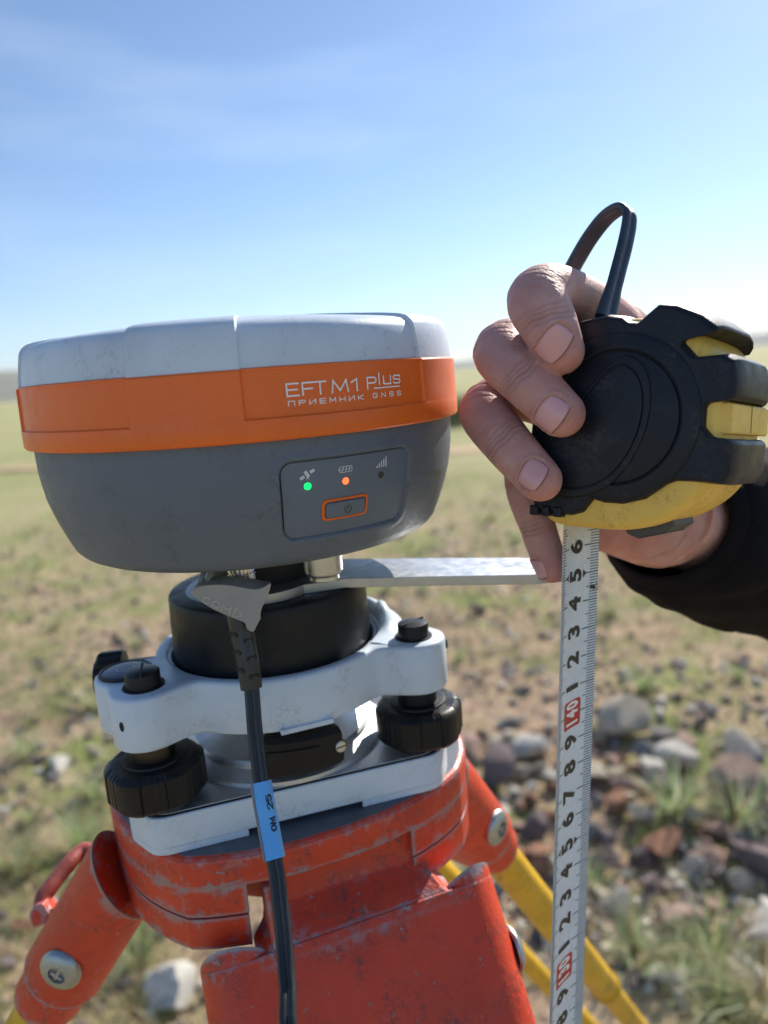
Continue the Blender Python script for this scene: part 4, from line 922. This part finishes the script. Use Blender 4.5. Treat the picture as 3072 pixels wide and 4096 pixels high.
J['pinky'] = ([at_depth(2680, 1900, 30.0), at_face(2400, 1850, -3.3), at_y(2150, 1830, 26.2), at_y(2093, 1915, 25.4), at_y(2150, 2110, 24.75), at_y(2203, 2262, 24.3)], [1.25, .95, .72, .74, .68, .61])
HB = MB(); TIPS = {}
for k_, (jt, rd) in J.items():
    dv = vw if k_ != 'pinky' else nrm(V(-1, -.35, 0))
    TIPS[k_] = finger(HB, jt, rd, dv)
WR = at_depth(2635, 2060, 28.2)
mcp = [J[k_][0][1] for k_ in ('index', 'middle', 'ring', 'pinky')]
for k_ in ('index', 'middle', 'ring', 'pinky'):
    q = J[k_][0][1]; HB.tube([q, q*.6+WR*.4+CF*1.0, WR+(q-WR)*.12], [1.2, 1.5, 1.75], 20, up=CU)
# web between index and thumb, thenar and heel of the hand
HB.tube([at_depth(2385, 1240, 26.6), at_depth(2450, 1310, 27.4), at_depth(2560, 1450, 28.5), at_depth(2680, 1700, 29.0), WR], [.75, 1.15, 1.5, 1.7, 1.8], 20, up=CU)
HB.tube([at_depth(2330, 1985, 28.2), at_depth(2455, 2075, 28.2), at_depth(2560, 2105, 28.4), at_depth(2680, 2085, 28.4)], [1.0, 1.40, 1.55, 1.65], 22, up=CU)
# thumb along the far face of the case
HB.tube(smooth_path([at_depth(2700, 1900, 28.6), at_face(2700, 1600, -3.4), at_face(2680, 1400, -3.3), at_face(2620, 1330, -2.95)], 16), list(np.linspace(1.6, .85, 16)), 20, up=CU)
# forearm
EL = WR+nrm(CR*.76-CU*.17+CF*.62)*25
HB.tube([WR+nrm(WR-EL)*.3, WR+(EL-WR)*.12, WR+(EL-WR)*.5, EL], [(2.35, 1.75), (2.55, 1.95), (3.6, 3.0), (4.2, 3.8)], 28, up=nrm(V(.2, .1, 1)))
HB.lathe([(.02, -2.0), (1.2, -1.75), (1.9, -1.0), (2.1, 0), (1.9, 1.0), (1.2, 1.75), (.02, 2.0)], WR, [CR, CU, CF], n=24)
def bake_body(mb, voxel, smooth_it):
    o = build(mb, 'tmp', None, PS, auto=0)
    m = o.modifiers.new('r', 'REMESH'); m.mode = 'VOXEL'; m.voxel_size = voxel/100
    m = o.modifiers.new('s', 'SMOOTH'); m.factor = .5; m.iterations = smooth_it
    dg = bpy.context.evaluated_depsgraph_get(); me = bpy.data.meshes.new_from_object(o.evaluated_get(dg)); bpy.data.objects.remove(o); return me
me = bake_body(HB, .048, 9)
nv = len(me.vertices); co = np.empty(nv*3, np.float32); me.vertices.foreach_get('co', co); co = co.reshape(-1, 3).astype(float)
no = np.empty(nv*3, np.float32); me.vertex_normals.foreach_get('vector', no); no = no.reshape(-1, 3).astype(float)
W_ = co*100 + BASE[PS]                               # back to cm
bvh = BVHTree.FromPolygons([tuple(q) for q in W_], [tuple(p_.vertices) for p_ in me.polygons])
# nails: centre pixel, direction on the picture, length, width
NAILS = {'index': ((2217, 1372), (.80, .60), .80, 1.14), 'middle': ((2202, 1655), (.83, .56), .82, 1.06), 'ring': ((2130, 1896), (.86, .50), .76, .96), 'pinky': (None, (.25, 1), .72, .74)}
disp = np.zeros(nv); red = np.zeros(nv); crease = np.zeros(nv); NF = {}
for k_, (pc, dr, ln, wd) in NAILS.items():
    path, rad = TIPS[k_]; tipc = path[39]; ax_ = nrm(path[39]-path[33])
    if pc is not None:
        d = ray(*pc); hit = bvh.ray_cast(Vector((0, 0, 0)), Vector(d).normalized(), 100); C_ = np.array(hit[0]); nn = np.array(hit[1])
        nn = nrm(nn*.6+vw*.4) if nn@vw > 0 else nrm(-nn*.6+vw*.4)
    else:
        nn = nrm(V(-1, -.28, .0)); nn = nrm(nn-ax_*(nn@ax_)); hit = bvh.ray_cast(Vector(tipc+ax_*.0+nn*3), Vector(-nn), 10); C_ = np.array(hit[0])
    u_ = CR*dr[0]-CU*dr[1]; u_ = nrm(u_-nn*(u_@nn)); v_ = np.cross(nn, u_)
    NF[k_] = (C_, nn, u_, v_, ln, wd)
    rel = W_-C_; x = rel@u_; y = rel@v_; z = rel@nn; near = (np.abs(z) < .6) & (np.hypot(x, y) < 1.6) & ((no@nn) > .1)
    q = (np.abs(x/(ln/2))**2.6+np.abs(y/(wd/2))**2.6)**(1/2.6)
    base_side = x < 0
    rim_ = .05*np.exp(-((q-1.16)/.13)**2)*np.where(x > .15*ln, .35, 1.0)
    dis = np.where(q < 1.0, -.045, rim_)
    dis = np.where((x > ln*.5) & (x < ln*.72) & (np.abs(y) < wd*.46), dis-.03, dis)
    disp += np.where(near, dis, 0)
    red += .8*np.exp(-((np.linalg.norm(W_-(tipc+ax_*.35), axis=1))/.8)**2)
    # creases over the last joint
    jd = np.array(J[k_][0][4]); rel = W_-jd; s_ = rel@ax_; top = np.clip((no@nn), 0, 1)
    wob = .05*np.sin(W_@np.array([3.0, 2.2, 2.6]))+.022*np.sin(W_@np.array([8., -6., 5.]))
    cre = np.zeros(nv)
    for c0, am in ((-.30, .04), (-.13, .05), (.03, .075), (.20, .05)): cre -= am*np.exp(-((s_+wob-c0)/.05)**2)
    cre = np.where((np.linalg.norm(rel, axis=1) < 1.25), cre*top, 0); disp += cre*.8; crease += np.clip(-cre/.07, 0, 1)*.8
    for c0 in (-.55, -.25, .1, .4):                    # broad folds over the middle knuckle
        jp = np.array(J[k_][0][3]); ap = nrm(np.array(J[k_][0][4])-np.array(J[k_][0][2])); sp_ = (W_-jp)@ap; q_ = np.exp(-((sp_+wob*.8-c0)/.045)**2)*(np.linalg.norm(W_-jp, axis=1) < 1.3)*np.clip(no@nrm(nn-CR*.7), 0, 1); disp -= q_*.028; crease += q_*.28
    crease += np.where(near & (q > .98) & (q < 1.14) & (x < ln*.45), .35, 0)
    red += .35*np.exp(-(np.linalg.norm(W_-np.array(J[k_][0][3]), axis=1)/.9)**2)
_ax = nrm(EL-WR); s_ = (W_-WR)@_ax; pinkh = np.exp(-((s_+1.9)/.9)**2)*(np.linalg.norm(W_-WR, axis=1) < 4.5)
for c0, am in ((-.95, .07), (-.30, .035)): disp -= am*np.exp(-((s_+.12*np.sin(W_[:, 2]*1.3)-c0)/.05)**2)*(np.linalg.norm(W_-WR, axis=1) < 4)
red += .55*pinkh
co2 = co+no*(disp/100)[:, None]
me.vertices.foreach_set('co', co2.astype(np.float32).ravel()); me.update()
cr_ = me.attributes.new('crease', 'FLOAT', 'POINT'); cr_.data.foreach_set('value', np.clip(crease, 0, 1).astype(np.float32))
at = me.attributes.new('flush', 'FLOAT', 'POINT'); at.data.foreach_set('value', np.clip(red, 0, 1).astype(np.float32))
hand = bpy.data.objects.new('hand', me); COL.objects.link(hand); hand.parent = PS; BASE[hand] = BASE[PS]; me.shade_smooth()
n = NT('skin'); a_ = n.n.new('ShaderNodeAttribute'); a_.attribute_name = 'flush'
c = n.mix(n.ramp(n.noise(75, 5, 0.65), [(0.3, 0.0), (0.72, 1.0)]), (0.47, 0.245, 0.21), (0.64, 0.40, 0.355))
c = n.mix(n.math('MULTIPLY', n.ramp(n.noise(180, 4, 0.6), [(0.5, 0.0), (0.7, 1.0)]), .35), c, (0.46, 0.22, 0.18))
c = n.mix(n.math('MULTIPLY', n.ramp(n.noise(26, 3, .6), [(.45, 0.0), (.7, 1.0)]), .4), c, (.50, .215, .185))
c = n.mix(n.math('MULTIPLY', a_.outputs['Fac'], .75), c, (0.58, 0.235, 0.195))
c_at = n.n.new('ShaderNodeAttribute'); c_at.attribute_name = 'crease'; c = n.mix(n.math('MULTIPLY', c_at.outputs['Fac'], .5), c, (.20, .085, .07))  # shade in the creases and round the nails is put into the colour
n.set(Base_Color=c, Roughness=n.ramp(n.noise(300, 4), [(0.3, 0.5), (0.7, 0.66)])); n.b.inputs['Subsurface Weight'].default_value = .35; n.b.inputs['Subsurface Radius'].default_value = (.006, .002, .001); n.b.inputs['Subsurface Scale'].default_value = .5
n.b.inputs['Specular IOR Level'].default_value = .3
vv = n.voro(900, 'F1'); n.bump(n.math('ADD', n.math('MULTIPLY', vv, .6), n.noise(420, 5, .7)), .0005, .4); me.materials.append(n.m)
for k_, (C_, nn, u_, v_, ln, wd) in NF.items():
    NX, NY = 18, 18; vs = []
    for i in range(NX+1):
        for j in range(NY+1):
            a1 = i/NX*2-1; b1 = j/NY*2-1
            x = a1*math.sqrt(1-b1*b1*.34)*ln/2*(1.0 if a1 < 0 else 1.0); y = b1*math.sqrt(1-a1*a1*(.30 if a1 < 0 else .12))*wd/2
            p_ = C_+u_*x+v_*y; h = bvh.ray_cast(Vector(p_+nn*2), Vector(-nn), 6); q = np.array(h[0]) if h[0] is not None else p_
            e = max(abs(a1), abs(b1)); lift = .028-.05*max(0, e-.86)/.14
            if a1 > 0: lift = .028+.012*a1-(.05*max(0, abs(b1)-.86)/.14)
            vs.append(q+nn*lift)
    W1 = NX+1; fs = [(i*(NY+1)+j, i*(NY+1)+j+1, (i+1)*(NY+1)+j+1, (i+1)*(NY+1)+j) for i in range(NX) for j in range(NY)]
    mb = MB().add(vs, fs); o = build(mb, 'fingernail', M['nail'], PS, auto=180)
    sf = o.modifiers.new('t', 'SOLIDIFY'); sf.thickness = .0004; sf.offset = -1
    # dark brown gap line drawn along the free edge
    ed = [vs[NX*(NY+1)+j] for j in range(1, NY)]
    mb = MB().tube([q+u_*.012 for q in ed], .016, 6, up=nn); build(mb, 'nail_edge', flat('nail_edge', (.26, .12, .09), .5), PS, auto=60)
# sleeve
axd = nrm(EL-WR); upv = nrm(CU-axd*(CU@axd)); sdv = np.cross(axd, upv)
cuffc = WR+axd*.25-upv*.05
rings = []; NS = 72
for i, s_ in enumerate([.5, .2, .03, .0, .05, .15, .4, .55, .62, .7, .95, 1.3, 1.6, 1.9, 2.3, 2.7, 3.1, 3.6, 4.1, 4.6, 5.2, 5.8, 6.5, 7.2, 8, 9, 11, 13.5, 16, 19, 22, 25]):
    ring = []
    for t_ in np.linspace(0, 2*math.pi, NS, endpoint=False):
        g_ = 1-math.exp(-s_/1.6); ru = 2.45+1.15*g_+.06*s_; rs = 2.75+1.05*g_+.06*s_
        if i < 4: q_ = (.30, .26, .16, .07)[i]; ru -= q_; rs -= q_
        if abs(s_-.62) < .01: ru -= .09; rs -= .09
        f_ = min(1, s_/2)*(.34*mnoise.noise(Vector((math.cos(t_)*1.6, math.sin(t_)*1.6, s_*.42)))+.20*mnoise.noise(Vector((math.cos(t_)*3.5, math.sin(t_)*3.5, s_*1.1+7))))
        ring.append(cuffc+axd*s_+upv*(math.cos(t_)*(ru+f_))+sdv*(math.sin(t_)*(rs+f_)))
    rings.append(ring)
mb = MB().loft(rings, caps=False); mb.f.append(tuple((len(rings)-1)*NS+i for i in range(NS)))
n = NT('dark_cloth'); n.set(Base_Color=n.mix(n.noise(200, 4, .7), (.004, .004, .0055), (.010, .010, .013)), Roughness=.95); n.b.inputs['Specular IOR Level'].default_value = .15; n.bump(n.noise(1500, 3, .7), .0006, .5)
build(mb, 'sleeve', n.m, PS, auto=180)

# ================================================================== stones, tufts and grass
def gpt(px, py):                                     # point of the ground seen at a pixel of the photograph (metres)
    q = at_z(px, py, -H)/100; return q[0], q[1]
def stone_mesh(seed, flatness=.62, rough=.35):
    bm = bmesh.new(); bmesh.ops.create_icosphere(bm, subdivisions=3, radius=1); rs = random.Random(seed); off = Vector((rs.uniform(0, 50), rs.uniform(0, 50), rs.uniform(0, 50)))
    planes = [(Vector((rs.gauss(0, 1), rs.gauss(0, 1), rs.gauss(0, .8))).normalized(), rs.uniform(.36, .74)) for _ in range(11)]
    for v in bm.verts:
        p_ = v.co.copy()
        for nn, d_ in planes:
            k = p_.dot(nn)
            if k > d_: p_ -= nn*(k-d_)*.99
        p_ *= 1+rough*.18*mnoise.noise(p_*1.6+off)+rough*.10*mnoise.noise(p_*5+off)
        p_.z *= flatness; v.co = p_
    me = bpy.data.meshes.new('stone'); bm.to_mesh(me); bm.free(); me.shade_smooth(); me.set_sharp_from_angle(angle=R(24)); return me
def stone_mat(name, a, b, lichen=.25):
    n = NT(name); oi = n.n.new('ShaderNodeObjectInfo')
    c = n.mix(n.ramp(n.noise(2.5, 6, .7), [(.3, 0.0), (.7, 1.0)]), a, b); c = n.mix(n.math('MULTIPLY', n.ramp(n.noise(7, 5, .7), [(.55, 0.0), (.68, 1.0)]), lichen), c, (.32, .26, .13))
    n.set(Base_Color=c, Roughness=.9); n.b.inputs['Specular IOR Level'].default_value = .2; n.bump(n.noise(14, 6, .75), .25, .45); return n.m
SM = dict(grey=stone_mat('grey_stone', (.16, .155, .15), (.34, .325, .30)), pale=stone_mat('pale_stone', (.42, .36, .27), (.58, .51, .41)), pink=stone_mat('pink_stone', (.34, .21, .17), (.50, .36, .29)), red=stone_mat('red_stone', (.26, .125, .075), (.42, .23, .15)), white=stone_mat('white_stone', (.46, .43, .38), (.64, .61, .55)), purple=stone_mat('purple_stone', (.13, .10, .105), (.25, .195, .19)))
SMESH = {}
def smesh(i, m):
    if (i, m) not in SMESH:
        me = stone_mesh(100+i, .5+.06*(i % 4)); me.materials.append(SM[m]); SMESH[(i, m)] = me
    return SMESH[(i, m)]
def put_stone(x, y, size, m, i, rz, label, group=None, sink=.25, tilt=(0, 0), stretch=(1, 1, 1)):
    o = bpy.data.objects.new('stone', smesh(i, m)); COL.objects.link(o); o.location = (x, y, ground_h(x, y)+size*(.5-sink)*stretch[2]); o.rotation_euler = (tilt[0], tilt[1], rz)
    o.scale = (size*stretch[0], size*stretch[1], size*stretch[2]); return tag(o, label, 'stone', group)
D2 = lambda x, y: gpt(x*K, y*K)
NOTED = []
for x, y, sz, m, i, rz, lab, st in (
    (1152, 1640, .125, 'white', 0, .5, 'pale cream boulder between the tribrach and the tape blade', (1.15, .9, 1.15)),
    (1602, 1660, .17, 'grey', 1, 1.2, 'big blue-grey boulder at the right edge of the view', (1.3, 1, 1.1)),
    (1345, 1712, .088, 'pink', 2, -.6, 'slanting pink stone just right of the tape blade', (1.35, .7, .9)),
    (1440, 1835, .105, 'red', 3, .9, 'rust red stone with a dark side below the grass tuft', (1.2, .9, 1.0)),
    (1385, 1860, .07, 'purple', 7, .2, 'dark purple stone touching the rust red stone', (1, 1, 1.1)),
    (1500, 1905, .085, 'grey', 4, 2.0, 'rounded slate grey stone standing beside the tan sliver', (.9, .9, 1.25)),
    (1606, 1930, .065, 'pale', 5, 1.5, 'thin upright tan sliver of stone among dark stones', (.45, .9, 1.5)),
    (1640, 1880, .13, 'purple', 6, .4, 'large maroon stone cut by the right edge of the view', (1.2, 1, 1)),
    (1330, 1975, .085, 'grey', 2, 1.0, 'light grey stone in shade right of the tape blade', (1.2, 1, .9)),
    (1440, 2120, .085, 'white', 4, .3, 'bleached white stone near the yellow tripod tube', (1.3, .8, .7)),
    (1610, 2105, .10, 'white', 3, 2.2, 'knobbly white stone low at the right edge', (1.2, 1, .8)),
    (1230, 1855, .05, 'white', 1, .9, 'small whitish stone close behind the tape blade', (1.2, 1, .8)),
    (375, 2165, .105, 'white', 5, .1, 'big whitish rock below the left tripod lug', (1, 1, 1.1)),
    (250, 2005, .07, 'pale', 2, .8, 'sandy pale stone behind the left leg sleeve', (1.2, .9, .9)),
    (1300, 1545, .045, 'pale', 6, .7, 'lone pale stone high on the slope right of the blade', (1.2, .9, .9)),
    (225, 1690, .045, 'pink', 0, .4, 'pinkish stone left of the foot screw', (1.2, .9, .9)),
    (60, 2010, .06, 'red', 1, .4, 'brownish stone beside the strap rod', (1.3, .9, .7)),
    (1290, 1440, .055, 'purple', 3, .4, 'dark flat stone right of the middle of the blade', (1.6, .9, .6)),
    (1470, 1440, .06, 'purple', 5, 1.4, 'dark shadowy slab under the sleeve', (1.8, .9, .5))):
    gx, gy = D2(x, y); sz *= .82; NOTED.append((gx, gy, sz)); put_stone(gx, gy, sz, m, i, rz, lab, None, .12, (random.uniform(-.25, .25), random.uniform(-.25, .25)), st)
ANCH = []
for (ax_x, ax_y, _s), nm_ in zip(NOTED, ('the pale cream boulder', 'the blue-grey boulder', 'the slanting pink stone', 'the rust red stone', 'the dark purple stone', 'the slate grey stone', 'the upright tan sliver', 'the large maroon stone', 'the shaded light grey stone', 'the bleached white stone', 'the knobbly white stone', 'the stone behind the blade', 'the rock below the tripod lug', 'the sandy stone by the left leg', 'the lone pale stone', 'the pinkish stone by the foot screw', 'the brownish stone by the strap rod', 'the dark flat stone', 'the slab under the sleeve')): ANCH.append((ax_x, ax_y, nm_))
def near_words(x, y):
    ax_x, ax_y, nm_ = min(ANCH, key=lambda q: (q[0]-x)**2+(q[1]-y)**2); dx, dy = x-ax_x, y-ax_y; d_ = math.hypot(dx, dy)
    side = ('right of' if dx > 0 else 'left of') if abs(dx) > abs(dy) else ('beyond' if dy > 0 else 'in front of')
    return ('just ' if d_ < .22 else 'well ' if d_ > .7 else '')+side+' '+nm_
rs = random.Random(3); placed = 0; kinds = ['grey', 'pale', 'pink', 'red', 'white', 'purple', 'grey', 'pink', 'purple']
WORDS = dict(grey='grey', pale='sandy pale', pink='pinkish', red='rust red', white='whitish', purple='dark purplish')
while placed < 260:
    rubble = placed < 125
    d_, az = (1.70+1.15*rs.random(), R(rs.uniform(6, 33))) if rubble else (1.75+5.0*rs.random()**1.6, R(rs.uniform(-33, 33)))
    x, y = d_*math.sin(az), d_*math.cos(az)
    if not rubble and mnoise.noise(Vector((x*.9, y*.9, 9))) < -.12 and rs.random() < .6: continue
    size = (.034+.13*rs.random()**2.0) if rubble else (.015+.052*rs.random()**2.4)
    if any(math.hypot(x-a_, y-b_) < s_*.75+size*.6 for a_, b_, s_ in NOTED): continue
    NOTED.append((x, y, size*.6)); placed += 1; kd = rs.choice(['pink', 'red', 'pale', 'grey', 'red', 'white', 'pink', 'pale', 'grey', 'purple'] if rubble else kinds)
    where = 'in the rubble right of the tape blade' if rubble else 'strewn over the dry grass'
    put_stone(x, y, size, kd, rs.randrange(8), rs.uniform(0, 6.3), ('fist-sized ' if size > .055 else 'small ' if size > .03 else 'tiny ')+WORDS[kd]+' stone '+near_words(x, y), 'stones scattered over the ground', .08 if rubble else .2, (rs.uniform(-.5, .5), rs.uniform(-.5, .5)), (rs.uniform(.8, 1.5), rs.uniform(.6, 1.1), rs.uniform(.7, 1.3)))
# fine gravel and chips, one object
def scatter_gravel():
    vs = []; fs = []; cols = []; rg = random.Random(11)
    for _ in range(14000):
        d_ = 1.6+8.5*rg.random()**1.5; az = R(rg.uniform(-46, 46)); x, y = d_*math.sin(az), d_*math.cos(az)
        if mnoise.noise(Vector((x*.8, y*.8, 4))) < -.05 and rg.random() < .75: continue
        s_ = .007+.026*rg.random()**2.3; z = ground_h(x, y); n0 = len(vs); q = [(rg.uniform(.6, 1.2)*s_, rg.uniform(0, 6.3)) for _ in range(1)]
        a_ = rg.uniform(0, 6.3); k_ = rg.choice([(.34, .27, .2), (.48, .41, .32), (.17, .14, .14), (.44, .29, .21), (.62, .57, .49), (.13, .12, .13)])
        b5 = [(x+math.cos(a_+i*1.257)*s_*rg.uniform(.7, 1.2), y+math.sin(a_+i*1.257)*s_*rg.uniform(.7, 1.2)) for i in range(5)]
        vs += [(px, py, z-.004) for px, py in b5]+[(x+(px-x)*.6, y+(py-y)*.6, z+s_*rg.uniform(.45, .9)) for px, py in b5]
        fs += [(n0+i, n0+(i+1) % 5, n0+5+(i+1) % 5, n0+5+i) for i in range(5)]+[tuple(n0+5+i for i in range(5))]; cols += [k_]*10
    me = bpy.data.meshes.new('gravel'); me.from_pydata(vs, [], fs); at = me.attributes.new('tint', 'FLOAT_COLOR', 'POINT'); at.data.foreach_set('color', np.array([(*c_, 1) for c_ in cols], np.float32).ravel())
    n = NT('gravel'); a_ = n.n.new('ShaderNodeAttribute'); a_.attribute_name = 'tint'; n.set(Base_Color=a_.outputs['Color'], Roughness=.9); me.materials.append(n.m)
    o = bpy.data.objects.new('gravel', me); COL.objects.link(o); o['kind'] = 'stuff'
scatter_gravel()
def blades_mesh(name, items, mat):                   # items: x, y, z, length, width, heading, lean, colour
    N = len(items); A = np.array([q[:7] for q in items]); C_ = np.array([q[7] for q in items])
    x, y, z, ln, wd, hd, le = A.T; vs = np.empty((N, 7, 3), np.float32)
    dx, dy = np.cos(hd), np.sin(hd); px, py = -dy, dx
    for k, (f_, w_) in enumerate(((0, 1), (.4, .85), (.75, .5))):
        out = le*ln*f_**1.7; up = ln*f_*np.sqrt(np.maximum(.05, 1-(le*f_**.7)**2*.75))
        for s_, j in ((-1, 0), (1, 1)):
            vs[:, 2*k+j, 0] = x+dx*out+px*wd*w_*s_; vs[:, 2*k+j, 1] = y+dy*out+py*wd*w_*s_; vs[:, 2*k+j, 2] = z+up
    out = le*ln; up = ln*np.sqrt(np.maximum(.05, 1-le**2*.75)); vs[:, 6, 0] = x+dx*out; vs[:, 6, 1] = y+dy*out; vs[:, 6, 2] = z+up
    b = (np.arange(N)*7)[:, None]; quads = np.concatenate([b+np.array([[0, 1, 3, 2]]), b+np.array([[2, 3, 5, 4]])]); tris = b+np.array([[4, 5, 6]])
    me = bpy.data.meshes.new(name); nl = quads.size+tris.size; me.vertices.add(N*7); me.vertices.foreach_set('co', vs.ravel()); me.loops.add(nl); me.loops.foreach_set('vertex_index', np.concatenate([quads.ravel(), tris.ravel()]).astype(np.int32))
    me.polygons.add(len(quads)+len(tris)); st = np.concatenate([np.arange(len(quads))*4, len(quads)*4+np.arange(len(tris))*3]); me.polygons.foreach_set('loop_start', st.astype(np.int32)); me.update(calc_edges=True); me.validate()
    at = me.attributes.new('tint', 'FLOAT_COLOR', 'POINT'); at.data.foreach_set('color', np.repeat(np.concatenate([C_, np.ones((N, 1))], 1), 7, axis=0).astype(np.float32).ravel()); me.materials.append(mat); me.shade_smooth(); return me
n = NT('grass_blades'); a_ = n.n.new('ShaderNodeAttribute'); a_.attribute_name = 'tint'; n.set(Base_Color=a_.outputs['Color'], Roughness=.6); n.b.inputs['Specular IOR Level'].default_value = .25
tr = n.n.new('ShaderNodeBsdfTranslucent'); n.l.new(n.mix(.4, a_.outputs['Color'], a_.outputs['Color']), tr.inputs[0]); ms = n.n.new('ShaderNodeMixShader'); ms.inputs[0].default_value = .45
n.l.new(n.b.outputs[0], ms.inputs[1]); n.l.new(tr.outputs[0], ms.inputs[2]); n.l.new(ms.outputs[0], n.n['Material Output'].inputs['Surface']); GM = n.m
GREENS = [(.17, .26, .05), (.25, .36, .09), (.33, .40, .13), (.27, .36, .17)]; STRAWS = [(.54, .45, .28), (.42, .33, .19), (.64, .55, .38), (.34, .26, .16)]
rg = random.Random(21); items = []
for _ in range(95000):
    d_ = 1.55+9.0*rg.random()**1.35; az = R(rg.uniform(-46, 46)); x, y = d_*math.sin(az), d_*math.cos(az)
    gpatch = mnoise.noise(Vector((x*1.3, y*1.3, 2)))+.5*mnoise.noise(Vector((x*3.1, y*3.1, 6)))
    if x > .22 and d_ < 3.5 and rg.random() < .68: continue
    if gpatch < -.18 and rg.random() < .72: continue
    green = rg.random() < (.72 if gpatch > .2 else .2); col = rg.choice(GREENS if green else STRAWS); v_ = rg.uniform(.75, 1.2)
    items.append((x, y, ground_h(x, y)-.004, rg.uniform(.015, .075)*(1.35 if gpatch > .3 else 1), rg.uniform(.0012, .0032), rg.uniform(0, 6.3), rg.uniform(.2, .95), tuple(c_*v_ for c_ in col)))
me = blades_mesh('grass', items, GM); o = bpy.data.objects.new('grass', me); COL.objects.link(o); o['kind'] = 'stuff'
def tuft_mesh(seed, straw=.3, tall=1.0):
    rg = random.Random(seed); it = []
    for _ in range(120):
        col = rg.choice(STRAWS if rg.random() < straw else [(.36, .46, .20), (.44, .52, .27), (.30, .40, .15), (.50, .55, .36)]); v_ = rg.uniform(.75, 1.2); r_ = .035*math.sqrt(rg.random()); h_ = rg.uniform(0, 6.3)  # greens paled so the colour carries the glow of backlit blades
        it.append((r_*math.cos(h_), r_*math.sin(h_), -.008, rg.uniform(.07, .22)*tall, rg.uniform(.0016, .0038), h_+rg.gauss(0, .5), rg.uniform(.3, 1.05), tuple(c_*v_ for c_ in col)))
    return blades_mesh('grass_tuft', it, GM)
TMS = [tuft_mesh(i, .15+.12*i, 1) for i in range(5)]
def put_tuft(x, y, s_, i, label, group=None):
    o = bpy.data.objects.new('grass_tuft', TMS[i]); COL.objects.link(o); o.location = (x, y, ground_h(x, y)); o.rotation_euler = (0, 0, rg.uniform(0, 6.3)); o.scale = (s_,)*3; return tag(o, label, 'grass tuft', group)
for x, y, s_, i, lab in ((1462, 1760, 1.15, 0, 'tall green grass tuft above the rust red stone'), (1600, 1790, 1.2, 1, 'wide green grass tuft below the blue-grey boulder'), (1535, 2070, 1.05, 3, 'pale drooping grass tuft between the dark stones'), (1370, 2085, .9, 2, 'thin grass tuft beside the yellow tripod tube'),
                         (1650, 2200, 1.1, 4, 'straw-coloured grass tuft in the lower right corner'), (1555, 2215, .9, 2, 'grass tuft at the bottom edge right of the tube'), (1470, 2110, .8, 0, 'short green tuft right of the bleached white stone'), (1390, 1500, .8, 0, 'small green tuft right of the red 140 mark'),
                         (180, 1830, 1.0, 0, 'green grass tuft above the strap rod'), (200, 1730, .8, 1, 'green tuft left of the scalloped foot screw'), (300, 2080, .7, 1, 'low green tuft between left leg and head'), (30, 1880, 1.0, 3, 'dry tuft at the left edge beside the strap rod'), (60, 1650, .8, 0, 'green tuft at the left edge level with the foot screw')):
    gx, gy = D2(x, y); put_tuft(gx, gy, s_*.95, i, lab)
rs = random.Random(5); TW = ['fresh green', 'green', 'mixed green and dry', 'half dry', 'mostly dry']
for _ in range(110):
    d_ = 1.9+7*rs.random()**1.4; az = R(rs.uniform(-34, 34)); i = rs.randrange(5)
    if az > R(4) and d_ < 3.4 and rs.random() < .7: continue
    put_tuft(d_*math.sin(az), d_*math.cos(az), rs.uniform(.35, .8), i, 'low '+TW[i]+' grass tuft '+near_words(d_*math.sin(az), d_*math.cos(az)), 'low tufts scattered over the ground')
# dark scrub far out on the steppe
def shrub(x, y, w, h, label):
    rg = random.Random(int(x*100)); it = []
    for _ in range(2600):
        a_ = rg.uniform(0, 6.3); r_ = w*math.sqrt(rg.random()); z = h*rg.random()*(1-(r_/w)**2*.6); it.append((r_*math.cos(a_), r_*math.sin(a_), z-.05, rg.uniform(.10, .26), rg.uniform(.008, .018), rg.uniform(0, 6.3), rg.uniform(.3, .95), tuple(c_*rg.uniform(.5, 1.0) for c_ in (.085, .11, .05))))
    o = bpy.data.objects.new('shrub', blades_mesh('shrub', it, GM)); COL.objects.link(o); o.location = (x, y, ground_h(x, y)); tag(o, label, 'shrub')
gx, gy = D2(1000, 912); shrub(gx, gy, 1.3, .8, 'dark low shrub seen between the receiver and the fingers')
gx, gy = D2(900, 905); shrub(gx, gy, 1.0, .6, 'dark low shrub hidden behind the right rim of the receiver')
